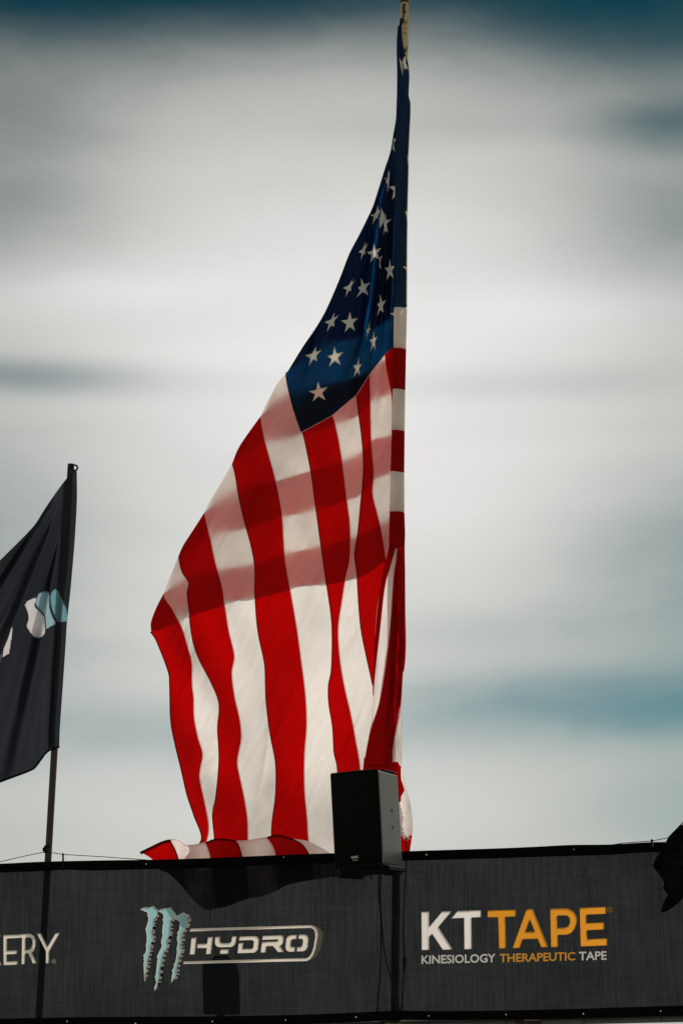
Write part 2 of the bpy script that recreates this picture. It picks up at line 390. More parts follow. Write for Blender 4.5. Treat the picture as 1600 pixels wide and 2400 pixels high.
rail = thing('fence_rail', at(-400, 2412, .16), 'horizontal steel pipe running just below the banner', 'rail')
mb = MB(); mb.tube([at(px, 2423 - 0.0235 * px, .17) for px in range(-400, 2100, 100)], 0.024, 14)
mb.build('pipe', M_steel, rail, smooth=True)
for (px, w) in ((912, 50), (1238, 60)):
    y = 2423 - 0.0235 * px
    mb = MB().tube([at(px - w * .5, y + 1, .17), at(px - w * .3, y, .17), at(px + w * .3, y, .17), at(px + w * .5, y + 1, .17)], [.025, .031, .031, .025], 14)
    mb.box(at(px + 8, y - 12, .06), (.085, .07, .045))
    mb.build('clamp', M_pole_rust, rail, smooth=False)
fpx = MB().tube([at(1900, 2370, .12), Vector((at(1900, 2370, .12).x, at(1900, 2370, .12).y, 0))], .024, 14)
tag(fpx.build('fence_post', M_steel, None, True), 'plain steel fence post below the right end of the rail', 'post')

def wire(pts, rad, label, name='guy_wire'):
    tag(MB().tube([at(*p) for p in pts], rad, 8).build(name, M_wire, None, True), label, 'wire')
wire([(-500, 2062, .06), (-200, 2060, .06), (0, 2020, .09), (60, 2006, .10), (104, 1997, .095)], .0022, 'thin wire rising from banner edge to the left pole')
wire([(118, 1998, .095), (148, 2002.5, .02), (240, 2008, .02), (345, 2015.5, .02)], .0022, 'thin wire running right from the left pole down to banner')
wire([(1420, 1982, .02), (1460, 1976, .02), (1526, 1971, .02), (1562, 1964, .02), (1640, 1946, .02), (1800, 1920, .02)], .0022, 'thin wire above banner towards the dark cloth at right')

# ------------------------------------------------------------------ the banner
TOPE = [(-500, 2042), (-200, 2032), (0, 2024.5), (110, 2019.5), (260, 2016.5), (345, 2015.5), (480, 2012), (640, 2005), (780, 2000), (930, 1996), (1060, 1992), (1170, 1988.5), (1260, 1984.5), (1340, 1980.5), (1430, 1979.5), (1520, 1974.5), (1600, 1973), (1800, 1966), (2100, 1956)]
TOPI = [(-500, 2062), (-200, 2053), (0, 2045), (110, 2041), (148, 2038), (220, 2040), (345, 2037), (480, 2034), (640, 2027), (780, 2022), (930, 2017.5), (1060, 2014), (1170, 2011), (1260, 2008), (1340, 2006), (1430, 2003), (1520, 1997), (1600, 1997), (1800, 1989), (2100, 1979)]
BOTI = [(-500, 2400), (-200, 2393), (0, 2388), (200, 2384), (400, 2383), (640, 2380), (800, 2375), (930, 2369), (1060, 2370), (1300, 2366), (1460, 2361), (1600, 2357), (1800, 2352), (2100, 2345)]
BOTE = [(-500, 2424), (-200, 2418), (0, 2413), (400, 2406), (640, 2402), (800, 2397), (930, 2391), (1060, 2391), (1300, 2388), (1460, 2384), (1600, 2380.5), (1800, 2376), (2100, 2369)]
def wave(px, py):
    return 0.010 * math.sin(px / 95.0 + 0.4) * math.sin((py - 1990) / 130.0) + 0.006 * math.sin(px / 41.0 + py / 160.0) * sstep(2020, 2120, py)
def w_off(d): return lambda px, py: wave(px, py) + d
def byx(pts, x):
    for (x0, y0), (x1, y1) in zip(pts, pts[1:]):
        if x0 <= x <= x1: return y0 + (y1 - y0) * (x - x0) / (x1 - x0)
def sm(pts): return [(v.x, v.y) for v in cr(pts, 420)]
TOPE, TOPI, BOTI, BOTE = map(sm, (TOPE, TOPI, BOTI, BOTE))
xs = [-495 + 10 * i for i in range(259)]
bn = thing('banner', at(930, 2391, 0), 'long dark mesh wind screen printed with sponsor logos', 'banner')
CUTS = []
def build_panel():
    """the woven panel; behind the printed ink the weave itself carries the ink, so it is left out there"""
    cx = sorted(set(xs) | set(1.25 * k for k in range(0, 114)) | set(320 + 1.25 * k for k in range(354)) | set(980 + 1.25 * k for k in range(370)))
    ks = [0, .1, .2, .24] + [.24 + .64 * k / 185 for k in range(1, 186)] + [.93, 1.0]
    tops = {x: byx(TOPI, x) - 8 for x in cx}; hs = {x: byx(BOTI, x) - byx(TOPI, x) + 16 for x in cx}
    MB().grid([[(x, tops[x] + hs[x] * k) for x in cx] for k in ks], w_off(0), CUTS).build('mesh_panel', M_screen, bn, True)
def hem(E, I, d):
    mb = MB().grid([[(x, byx(E, x) + (byx(I, x) - byx(E, x)) * k / 3) for x in xs] for k in range(4)], lambda px, py: wave(px, py) + d)
    return mb.build('hem', M_hem, bn, True, thick=0.012)
hem(TOPE, TOPI, -0.012); hem(BOTI, BOTE, -0.012)
def disc(px, py, r, off, name, m_, parent, n=10):
    mb = MB(); c = at(px, py, off); k0 = 0
    mb.v.append(c + Vector((0, -.004, 0)))
    for k in range(n): mb.v.append(c + Vector((math.cos(2 * math.pi * k / n) * r, 0, math.sin(2 * math.pi * k / n) * r)))
    for k in range(n): mb.f.append((0, 1 + (k + 1) % n, 1 + k))
    return mb.build(name, m_, parent, True)
for (px, py, r) in ((343, 2025, .0035), (665, 2009, .003), (999, 2003, .0045), (1344, 1991, .003), (-20, 2034, .0035)):
    disc(px, py, r, wave(px, py) - .0215, 'grommet', M_metal_dot, bn)
for (px, py, r) in ((158, 2394, .0042), (318, 2399, .0045), (498, 2394, .0042), (669, 2391, .0042), (834, 2384, .0042), (1004, 2381, .0035), (1185, 2378, .0042), (1366, 2376, .0042), (1547, 2370, .0042)):
    disc(px, py, r, wave(px, py) - .0215, 'grommet', M_metal_dot, bn)
    MB().tube([at(px, py + 3, -.025), at(px + 1, py + 10, -.03), at(px + 2, py + 22, .02)], .003, 6).build('tie', M_rubber, bn, True)
MB().tube([at(148, 2001, .01), at(148.5, 2010, -.022), at(148.5, 2024, -.026), at(148.5, 2040, -.024)], .0055, 8).build('tie', M_rubber, bn, True)
MB().tube([at(1526, 1969, .01), at(1527.5, 1976, -.022), at(1528, 1986, -.025)], .0065, 8).build('tie', M_rubber, bn, True)
MB().box(at(1526, 1970, -.005), (.014, .01, .010)).build('tie_knot', M_rubber, bn, bevel=.002)
# seams of the woven panel, faint vertical joins
for px in (1002,):
    MB().grid([[(px, 2014 + 355 * k / 12), (px + .7, 2014 + 355 * k / 12)] for k in range(13)], w_off(-.003)).build('panel_seam', M_ink_dark, bn)

def tr(pts, ox, oy, s): return [(ox + x / s, oy + y / s) for x, y in pts]
INK = -0.006
def letter(name, pts, frame, m_, holes=(), d=INK, parent=None):
    if name in ('letter', 'logo_claw', 'logo_frame'): CUTS.append((tr(pts, *frame), [] if name == 'logo_claw' else [tr(h, *frame) for h in holes]))
    return MB().patch(tr(pts, *frame), w_off(d), [tr(h, *frame) for h in holes], 0).build(name, m_, parent or bn)
def ring(cx, cy, r1, r2, frame, m_, n=20):
    o = [(cx + r1 * math.cos(2 * math.pi * k / n), cy + r1 * math.sin(2 * math.pi * k / n)) for k in range(n)]
    h = [(cx + r2 * math.cos(2 * math.pi * k / n), cy + r2 * math.sin(2 * math.pi * k / n)) for k in range(n)]
    mb = MB()
    for k in range(n):
        q = tr([o[k], o[(k + 1) % n], h[(k + 1) % n], h[k]], *frame); b = len(mb.v)
        for p in q: mb.v.append(at(p[0], p[1], wave(*p) + INK))
        mb.f.append((b, b + 1, b + 2, b + 3))
    return mb.build('registered_mark', m_, bn)
FK = (950, 2080, 3.136)
letter('letter', [(117, 180), (173, 178), (173, 292), (268, 177), (338, 175), (240, 292), (345, 455), (273, 457), (195, 340), (173, 362), (173, 458), (119, 460)], FK, M_ink_white)
letter('letter', [(382, 173), (553, 168), (553, 218), (484, 220), (486, 452), (432, 454), (430, 223), (336, 227)], FK, M_ink_white)
letter('letter', [(602, 170), (808, 163), (808, 213), (732, 216), (737, 446), (687, 448), (680, 218), (602, 219)], FK, M_ink_orange)
letter('letter', [(889, 160), (934, 158), (1046, 437), (996, 438), (970, 376), (860, 379), (838, 443), (786, 446)], FK, M_ink_orange, [[(912, 235), (880, 327), (950, 325)]])
letter('letter', [(1062, 157), (1160, 153), (1200, 157), (1235, 178), (1256, 215), (1258, 260), (1240, 305), (1215, 335), (1180, 347), (1117, 348), (1119, 436), (1068, 438)], FK, M_ink_orange, [[(1113, 207), (1114, 297), (1170, 295), (1198, 283), (1208, 255), (1205, 225), (1190, 208), (1165, 204)]])
letter('letter', [(1278, 150), (1470, 143), (1471, 193), (1327, 199), (1328, 262), (1457, 257), (1458, 308), (1331, 314), (1334, 380), (1478, 374), (1480, 426), (1286, 433)], FK, M_ink_orange)
ring(1498, 163, 21, 16.5, FK, M_ink_orange)
FE = (0, 1950, 3.92)
letter('letter', [(35, 948), (193, 942), (193, 972), (68, 978), (68, 1091), (158, 1088), (158, 1120), (66, 1124), (66, 1190), (165, 1186), (165, 1218), (38, 1223)], FE, M_ink_cream)
letter('letter', [(196, 973), (192, 940), (280, 935), (315, 955), (332, 1000), (330, 1050), (315, 1090), (295, 1110), (340, 1205), (305, 1207), (262, 1115), (235, 1116), (230, 1213), (202, 1215), (206, 973)], FE, M_ink_cream, [[(237, 970), (235, 1085), (270, 1083), (292, 1060), (300, 1020), (297, 990), (285, 970)]])
letter('letter', [(343, 932), (378, 932), (440, 1058), (515, 928), (552, 928), (456, 1095), (452, 1204), (425, 1206), (425, 1095)], FE, M_ink_cream)
letter('letter', [(-120, 955), (-88, 954), (-88, 1075), (-28, 950), (10, 949), (-55, 1080), (18, 1222), (-20, 1225), (-88, 1098), (-88, 1228), (-120, 1230)], FE, M_ink_cream)
ring(498, 1189, 19, 14, FE, M_ink_cream)
FH = (430, 2130, 4.612)
for pts in ([(88, 315), (143, 310), (125, 492), (70, 494)],
            [(265, 308), (320, 304), (298, 488), (245, 490), (253, 424), (150, 424), (152, 380), (258, 377)],
            [(345, 304), (398, 303), (394, 345), (402, 362), (420, 372), (500, 370), (515, 360), (522, 345), (527, 299), (577, 297), (568, 360), (558, 385), (540, 402), (515, 413), (390, 416), (362, 408), (346, 390), (340, 365)],
            [(402, 440), (490, 438), (486, 484), (396, 486)],
            [(608, 300), (770, 294), (800, 302), (818, 330), (808, 430), (795, 455), (765, 474), (585, 480), (598, 372), (648, 366), (640, 434), (735, 433), (755, 420), (762, 360), (755, 342), (735, 338), (600, 342)],
            [(858, 293), (1050, 285), (1075, 293), (1084, 315), (1078, 365), (1062, 390), (1040, 398), (1086, 466), (1022, 468), (968, 402), (897, 404), (888, 470), (836, 473), (848, 360), (1010, 353), (1027, 345), (1025, 332), (1010, 330), (852, 336)],
            [(1225, 282), (1222, 325), (1180, 327), (1165, 342), (1158, 395), (1170, 412), (1207, 414), (1204, 463), (1140, 465), (1112, 450), (1102, 420), (1110, 335), (1125, 300), (1155, 285)],
            [(1247, 279), (1310, 277), (1340, 290), (1352, 318), (1345, 410), (1330, 440), (1300, 458), (1226, 461), (1228, 413), (1268, 412), (1285, 400), (1293, 345), (1283, 325), (1243, 324)]):
    letter('letter', pts, FH, M_ink_cream)
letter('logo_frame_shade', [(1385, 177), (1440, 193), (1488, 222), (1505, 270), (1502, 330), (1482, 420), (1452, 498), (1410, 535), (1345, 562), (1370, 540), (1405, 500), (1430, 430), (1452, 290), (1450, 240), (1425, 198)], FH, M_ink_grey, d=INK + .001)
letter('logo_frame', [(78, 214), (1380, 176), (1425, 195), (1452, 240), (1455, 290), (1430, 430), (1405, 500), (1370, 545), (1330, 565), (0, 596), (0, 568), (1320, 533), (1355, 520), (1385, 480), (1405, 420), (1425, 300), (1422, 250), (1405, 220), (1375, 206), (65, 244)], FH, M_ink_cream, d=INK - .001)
FC = (310, 2110, 9.8)
CLAWS = [([(175, 208), (260, 240), (340, 275), (362, 300), (348, 350), (378, 400), (370, 480), (345, 560), (308, 670), (330, 740), (340, 850), (335, 960), (318, 1040), (325, 1120), (315, 1190), (255, 1270), (280, 1320), (262, 1350), (280, 1410), (262, 1450), (270, 1560), (275, 1680), (270, 1760), (290, 1800), (275, 1840), (298, 1880)],
          [(325, 1790), (305, 1720), (330, 1640), (340, 1540), (365, 1440), (360, 1350), (385, 1270), (440, 1140), (425, 1090), (445, 1000), (430, 985), (500, 900), (475, 820), (460, 730), (470, 630), (510, 560), (495, 510), (515, 420), (580, 375), (575, 330), (600, 260), (600, 215), (545, 190), (520, 145), (475, 128), (390, 170), (310, 155), (225, 180)], 20),
         ([(590, 250), (640, 270), (710, 310), (722, 400), (700, 450), (720, 510), (700, 600), (690, 760), (705, 800), (670, 920), (665, 960), (685, 1060), (650, 1130), (570, 1290), (590, 1350), (575, 1430), (570, 1500), (555, 1600), (550, 1700), (525, 1760), (545, 1830), (550, 1900), (510, 2020), (520, 2090)],
          [(580, 2000), (600, 1910), (600, 1860), (650, 1720), (635, 1660), (650, 1560), (690, 1420), (700, 1300), (760, 1140), (830, 1070), (815, 940), (825, 890), (870, 780), (880, 640), (885, 560), (890, 460), (950, 390), (1025, 340), (960, 270), (880, 160), (840, 185), (750, 185), (690, 200), (650, 205)], 17),
         ([(940, 400), (960, 415), (1040, 460), (1105, 500), (1090, 560), (1085, 680), (1035, 745), (1050, 780), (1030, 880), (1050, 1000), (1025, 1100), (1030, 1200), (1010, 1340), (985, 1440), (955, 1480), (965, 1530), (915, 1610), (930, 1660), (910, 1760), (890, 1910)],
          [(945, 1840), (1040, 1680), (1020, 1630), (1050, 1470), (1090, 1350), (1080, 1300), (1170, 1150), (1120, 1010), (1170, 900), (1145, 860), (1160, 760), (1240, 620), (1290, 500), (1270, 420), (1310, 400), (1240, 320), (1190, 275), (1110, 310), (1060, 350), (980, 360)], 16)]
def inset(pts, d):
    n = len(pts); out = []
    area = sum(pts[i][0] * pts[(i + 1) % n][1] - pts[(i + 1) % n][0] * pts[i][1] for i in range(n))
    sg = 1 if area > 0 else -1
    for i in range(n):
        p, a, c = Vector(pts[i]), Vector(pts[i - 1]), Vector(pts[(i + 1) % n])
        e1, e2 = (p - a).normalized(), (c - p).normalized()
        nn = Vector((-(e1.y + e2.y), e1.x + e2.x)) * sg
        if nn.length < 0.15: nn = Vector((-e1.y, e1.x)) * sg
        nn.normalize(); out.append(tuple(p + nn * d))
    return out
for (Lp, Rp, nr) in CLAWS:
    out = Lp + Rp
    cl = letter('logo_claw', out, FC, M_ink_cream, [inset(out, 17)], d=INK - .001)
    put(letter('claw_fill', inset(out, 16), FC, M_ink_blue, d=INK - .002, parent=None), cl)
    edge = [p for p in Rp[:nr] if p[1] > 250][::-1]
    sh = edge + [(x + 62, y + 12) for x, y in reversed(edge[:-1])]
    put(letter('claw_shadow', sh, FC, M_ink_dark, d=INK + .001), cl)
    dense = poly(edge, 46); mb = MB(); rnd = random.Random(nr)
    k = 0
    while k < 43:
        st = rnd.choice((1, 2, 2, 3)); w = rnd.uniform(48, 66)
        q = tr([dense[k], (dense[k].x + w, dense[k].y + 10), (dense[min(45, k + st)].x + w, dense[min(45, k + st)].y + 8), dense[min(45, k + st)]], *FC)
        b = len(mb.v)
        for p in q: mb.v.append(at(p[0], p[1], wave(*p) + INK))
        mb.f.append((b, b + 1, b + 2, b + 3)); k += st + rnd.choice((1, 1, 1, 2))
    put(mb.build('claw_chrome', M_ink_cream), cl)
def text_mesh(s, m_, name, parent, P0, P1, hgt, off, bold=0.012):
    """word set between two photo points on its baseline; hgt is cap height in photo pixels"""
    cu = bpy.data.curves.new('t', 'FONT'); cu.body = s; cu.size = 1.0; cu.offset = bold; cu.resolution_u = 3
    o = bpy.data.objects.new('t', cu); COL.objects.link(o)
    dg = bpy.context.evaluated_depsgraph_get(); me = o.evaluated_get(dg).to_mesh()
    vs = [v.co.copy() for v in me.vertices]; fs = [tuple(p.vertices) for p in me.polygons]
    o.evaluated_get(dg).to_mesh_clear(); bpy.data.objects.remove(o); bpy.data.curves.remove(cu)
    x0, x1 = min(v.x for v in vs), max(v.x for v in vs); y0, y1 = min(v.y for v in vs), max(v.y for v in vs)
    mb = MB()
    for v in vs:
        u, w = (v.x - x0) / (x1 - x0), (v.y - y0) / (y1 - y0)
        px = P0[0] + (P1[0] - P0[0]) * u; py = P0[1] + (P1[1] - P0[1]) * u - hgt * w
        mb.v.append(at(px, py, off(px, py)))
    mb.f = fs
    return mb.build(name, m_, parent)
def T(x, y): return tr([(x, y)], *FK)[0]
text_mesh('KINESIOLOGY', M_ink_small_white, 'lettering', bn, T(117, 563), T(660, 550), 20.2, w_off(INK), .02)
text_mesh('THERAPEUTIC', M_ink_small_orange, 'lettering', bn, T(690, 551), T(1245, 537), 20.2, w_off(INK), .02)
text_mesh('TAPE', M_ink_small_white, 'lettering', bn, T(1272, 536), T(1475, 531), 20.2, w_off(INK), .02)
text_mesh('R', M_ink_orange, 'lettering', bn, T(1490, 174), T(1506, 174), 7.2, w_off(INK), .01)
text_mesh('R', M_ink_cream, 'lettering', bn, (125.6, 2255.6), (128.6, 2255.6), 4.2, w_off(INK), .01)

build_panel()
# ------------------------------------------------------------------ the big striped flag
FOLD = [(932, 60), (929, 103), (930, 180), (928.6, 258), (927, 300), (919.5, 334), (911, 381), (897.6, 413), (886, 448), (874, 484), (867, 504), (847.6, 540), (819, 593), (794, 657), (763, 728), (738, 771), (710, 812), (673, 872)]
FOLD8 = [(673, 872), (649.5, 900), (629, 938), (610, 976.5)]
FOLD9 = [(610, 976.5), (593, 999.5), (560, 1048), (543.6, 1087.5)]
FOLD10 = [(543.6, 1087.5), (519, 1130), (496, 1168), (478.6, 1202)]
FOLD11 = [(478.6, 1202), (458, 1234), (430, 1277.5), (418, 1304)]
FOLD12 = [(418, 1304), (399.5, 1351.5), (383, 1392)]
FOLD13 = [(383, 1392), (366, 1425.5), (354, 1458.7), (354.5, 1480)]
OUT13 = [(354.5, 1480), (368.6, 1502), (395.7, 1572), (399.5, 1607), (402, 1687), (411.6, 1741), (427.6, 1808), (440, 1862), (456, 1910), (474, 1967), (440, 2000), (378, 2040)]
B1312 = [(383, 1392), (387, 1405), (402, 1425.5), (417, 1453.6), (428, 1477), (440, 1518), (449, 1553), (450, 1604), (453.7, 1639), (454.6, 1680.6), (462.6, 1725), (474.7, 1767), (469, 1802), (468, 1827), (478.6, 1878), (489, 1932.5), (484, 1971), (462, 2030), (434.8, 2086)]
B1211 = [(418, 1304), (421, 1323.5), (427.5, 1344), (441.6, 1367), (438, 1392), (443, 1436), (444, 1457), (451.5, 1505), (466, 1546.7), (491, 1594.5), (509, 1636), (512.7, 1664.7), (509, 1706), (512, 1766.7), (510.5, 1811), (504, 1872), (497, 1910), (501.5, 1964.4), (506, 2040), (510, 2129)]
B1110 = [(478.6, 1202), (482.4, 1221), (494, 1270), (504, 1318), (519.4, 1372), (526, 1416), (536, 1479.7), (548.7, 1537), (543, 1578.6), (550, 1636), (561.5, 1687), (564.7, 1731.6), (555.7, 1782.6), (560, 1814.5), (571, 1865.6), (579, 1916.6), (580.6, 1964.4), (583, 2040), (584, 2105)]
B109 = [(543.6, 1087.5), (551, 1117), (557.7, 1160), (570.4, 1216), (588, 1282.7), (596, 1331), (596, 1384.7), (599.7, 1448.5), (606, 1495.7), (619, 1559.4), (622, 1639), (631.6, 1719), (644.4, 1789), (644.4, 1862.4), (636.4, 1926), (635.5, 1961), (642, 2020), (652, 2086)]
B98 = [(610, 976.5), (613.8, 1002), (622.7, 1043), (641.8, 1111.7), (654.6, 1170), (661, 1216), (667, 1308), (680, 1384.7), (695, 1473), (705, 1546.7), (714.5, 1623), (718, 1696.6), (713, 1770), (713, 1846.4), (719, 1916.6), (722.5, 1971), (730, 2020), (734.8, 2062)]
B87a = [(673, 872), (671.5, 880), (676.5, 909.7), (689, 958), (707, 1011.7)]
B87 = [(707, 1011.7), (712, 1029.6), (727.5, 1106), (737.8, 1182.7), (748, 1259), (762, 1357), (774, 1438.8), (777, 1495), (775, 1569), (768.4, 1607), (769, 1648), (777.8, 1704), (781.6, 1765), (789, 1801), (793, 1900), (795, 2058)]
B76 = [(778.6, 973), (786, 999), (799, 1068), (811.7, 1170), (819.4, 1233.7), (819, 1308), (809.7, 1352), (799.5, 1416), (792, 1474.5), (795.7, 1543), (807, 1612), (822.4, 1678.6), (832.7, 1734.7), (843, 1798.5), (848, 1900), (850, 2060)]
B65 = [(834.5, 925), (838.5, 966), (847.4, 1037), (850, 1106), (842.3, 1195.4), (837, 1249), (829.6, 1299), (834.7, 1343), (839, 1416), (845.4, 1479.6), (858, 1543), (873.5, 1612)]
B65b = [(873.5, 1612), (873.8, 1645), (868, 1709), (855.6, 1773), (853, 1800), (870, 1900), (885, 2048)]
B54 = [(865, 877), (866.6, 914.8), (869, 1029.6), (875, 1106), (872.4, 1157), (883, 1203), (893.4, 1246), (903.6, 1310)]
B54b = [(903.6, 1310), (894, 1357), (883.7, 1428.6), (878.6, 1492), (874.5, 1581), (873.5, 1612)]
B43 = [(901, 831), (905, 864), (916, 922), (918, 965), (917, 1011), (921, 1030), (926, 1100), (926, 1250), (903.6, 1310)]
FLY = [(707, 1011.7), (778.6, 973), (834.5, 925), (865, 877), (901, 831), (930, 806)]
INNER = [(938, 60), (938, 300), (936, 500), (934, 700), (930, 806)]

def gap(px, py): return 0.0
def pleat(px, py):
    ang = math.atan2(px - 946, py + 160); r = math.hypot(px - 946, py + 160)
    w = sstep(-0.16, -0.05, ang)
    return (0.020 * math.sin(ang * 62 + .5) + w * 0.011 * math.sin(ang * 240) + 0.009 * math.sin(ang * 118 + 1.3)) * sstep(150, 800, r)
def folds(px, py):
    """depth relief of the hanging cloth, metres"""
    low = sstep(1000, 1500, py)
    f = 0.020 * math.sin((px + 0.22 * py) / 40.0) * (0.25 + 0.75 * low)
    f += 0.030 * math.sin((px * 0.8 - 0.30 * py) / 88.0 + 1.0) * (0.4 + 0.6 * low)
    f += 0.014 * math.sin((px * 1.0 - 0.62 * py) / 26.0) * sstep(1300, 1500, py) * sstep(640, 480, px)
    f += 0.012 * noise.noise(Vector((px / 70.0, py / 150.0, 3.1)))
    f += 0.009 * noise.noise(Vector(((px + .55 * py) / 16.0, (py - .55 * px) / 150.0, 7.7)))
    for (k, wl, ww, sl, amp) in ((11.3, 44.0, 300.0, .52, .0075), (4.9, 30.0, 190.0, .80, .0050), (8.1, 60.0, 420.0, .25, .0070)):   # sharp creases
        r_ = 1 - abs(noise.noise(Vector(((px + sl * py) / wl, (py - sl * px) / ww, k)))) * 1.6
        if r_ > 0: f += amp * r_ ** 9 * sstep(-.1, .35, noise.noise(Vector((px / 130.0, py / 170.0, k + 3))))
    f += pleat(px, py) * sstep(1060, 860, py)
    return f
FR = 0.24
def d_front(px, py):
    return FR + folds(px, py) * sstep(300, 640, py) * (1 - .8 * sstep(1880, 2040, py)) - (FR - .10) * sstep(1800, 2060, py)
ALLFOLD = FOLD + FOLD8[1:] + FOLD9[1:] + FOLD10[1:] + FOLD11[1:] + FOLD12[1:] + FOLD13[1:]
def fold_x(py):
    for (x0, y0), (x1, y1) in zip(ALLFOLD, ALLFOLD[1:]):
        if y0 <= py <= y1: return x0 + (x1 - x0) * (py - y0) / max(1e-6, y1 - y0)
    return ALLFOLD[-1][0] if py > 1400 else ALLFOLD[0][0]
def d_back(px, py):
    d = max(0.0, px - fold_x(min(py, 1479)))
    g_ = 0.014 + 0.034 * math.exp(-((d - 50) / 45.0) ** 2) + 0.026 * noise.noise(Vector((px / 52.0, py / 75.0, 1.7))) + 0.010 * noise.noise(Vector(((px + .6 * py) / 14.0, (py - .6 * px) / 60.0, 5.2)))
    g_ = max(0.004, g_)
    return d_front(px, py) + g_ * sstep(0, 26, d)

flag = thing('national_flag', at(936, 1990, .12), 'huge red, white and blue starred flag hanging folded from the cream pole', 'flag')
NV = 170
cv = {}
def C(key, *segs, n=NV):
    if key not in cv:
        pts = []
        for s in segs: pts += s if not pts else s[1:]
        cv[key] = cr(pts, n)
    return cv[key]
def belly(c, k): return c
# turned-up end of the flag: curves run from the belly (hidden behind the screen) up to the fly hem
U_OUT = [(378, 2040), (366, 2026), (357, 2014), (342, 2004), (327.7, 1996.6)]
U1312 = [(434.8, 2086), (427, 2041), (419.5, 2013.5), (412, 1992), (403, 1975), (399, 1967)]
U1211 = [(510, 2129), (500.6, 2062), (494.5, 2013.5), (488, 1990), (481.6, 1973.7)]
U1110 = [(584, 2105), (581.7, 2074.7), (578, 2038), (568.5, 2008.9), (562, 1985), (554, 1970)]
U109 = [(652, 2086), (650.6, 2041), (647, 2005.8), (638, 1980), (624.6, 1962)]
U98 = [(734.8, 2062), (731.7, 2032), (724, 2001), (708, 1978), (687, 1966)]
U87 = [(795, 2058), (792, 2040), (788, 2025), (782, 2012), (773, 1999.7)]
TOPU = [[(327.7, 1996.6), (347.5, 1987), (375, 1973.7), (390, 1968.5), (399, 1967)], [(399, 1967), (408.8, 1964.5), (424, 1969), (436, 1978), (451.6, 1979.8), (481.6, 1973.7)],
        [(481.6, 1973.7), (503.7, 1966), (534, 1966), (554, 1970)], [(554, 1970), (572, 1970), (589.4, 1967.5), (613.8, 1963), (624.6, 1962)],
        [(624.6, 1962), (641.4, 1956.8), (659.8, 1956.8), (687, 1966)], [(687, 1966), (718, 1970.6), (748.5, 1984), (773, 1999.7)]]
BELLY = [[(378, 2040), (396.5, 2048.7), (421, 2071.6), (434.8, 2086)], [(434.8, 2086), (448.6, 2105), (473, 2126.7), (490, 2133.5), (510, 2129)],
         [(510, 2129), (534, 2124), (560, 2114), (584, 2105)], [(584, 2105), (610.8, 2102), (641.4, 2091), (652, 2086)],
         [(652, 2086), (672, 2074.7), (705, 2067), (734.8, 2062)], [(734.8, 2062), (779, 2055.7), (795, 2058)]]
def d_up(px, py):
    t = sstep(2100, 1985, py)
    return 0.045 + 0.03 * (1 - t) + 0.010 * math.sin(px / 33.0 + py / 60.) * t + 0.006 * noise.noise(Vector((px / 20.0, py / 40.0, 2.0)))
def coons(Lc, Rc, Tc, Bc, nu, nv):
    """rows of points of a patch bounded by four curves (left, right run top to bottom; top, bottom left to right)"""
    rows = []
    for i in range(nv):
        v = i / (nv - 1); row = []
        for j in range(nu):
            u = j / (nu - 1)
            p = Lc[i].lerp(Rc[i], u) + Tc[j].lerp(Bc[j], v) - (Tc[0].lerp(Tc[-1], u)).lerp(Bc[0].lerp(Bc[-1], u), v)
            row.append(p)
        rows.append(row)
    return rows
# back layer: stripe edges from the pole sleeve (right) to the fold (left)
K78 = [(936, 720), (921, 738), (855, 787), (779, 809), (720, 838), (673, 872)]
K89 = [(936, 817), (905, 842), (845, 881), (753, 907), (684, 927), (640, 950), (610, 976.5)]
K910 = [(936, 912), (914, 927), (868, 945), (837, 976), (790, 995), (702, 1022), (633, 1038), (575, 1060), (543.6, 1087.5)]
K1011 = [(936, 1008), (914, 1022), (870, 1033), (847, 1063), (801, 1082), (725, 1105), (647, 1128), (575, 1146), (520, 1172), (478.6, 1202)]
K1112 = [(936, 1105), (905, 1115), (870, 1130), (844, 1161), (814, 1174), (735, 1198), (662, 1213), (580, 1239), (500, 1259), (450, 1280), (418, 1304)]
K1213 = [(936, 1199), (905, 1225), (860, 1250), (819, 1264), (748, 1282), (668, 1299), (598, 1323), (512, 1338), (430, 1362), (383, 1392)]
KEND = [(936, 1290), (900, 1316), (834, 1355), (761, 1368), (682, 1378), (601, 1400), (527, 1413), (422, 1446), (380, 1466), (354.5, 1480)]
NB = 60
def back(mb, hi, lo, fold, nu=14):
    Lc, Rc = cr(hi, NB), cr(lo, NB)
    mb.grid(coons(Lc, Rc, [Vector(hi[0]).lerp(Vector(lo[0]), j / (nu - 1)) for j in range(nu)], cr(fold, nu), nu, NB), d_back)
def seam(curve, m_, parent, w, side, d=-0.003, i0=0, i1=None, fn=None):
    pts = curve[i0:i1]; rows = []
    for i, p in enumerate(pts):
        t = (pts[min(i + 1, len(pts) - 1)] - pts[max(i - 1, 0)]).normalized(); nrm = Vector((t.y, -t.x)) * side
        rows.append([p, p + nrm * w])
    f = fn or d_front
    return MB().grid(rows, lambda px, py: f(px, py) + d).build('seam', m_, parent, True)

def stripe_full(lbl, colour, Lk, Rk, fold, hi, lo, Uk, Ur, bel, top, idx):
    m_ = M_red if colour == 'red' else M_white
    mb = MB()
    Lc, Rc = Lk, Rk
    nu = 12
    # front layer: top edge is part of the fold, bottom is the belly
    if fold is not None:
        Tc = cr(fold, nu)[::-1]; Bc = cr(bel, nu) if bel else [Lc[-1].lerp(Rc[-1], j / (nu - 1)) for j in range(nu)]
    o = None
    return mb, nu

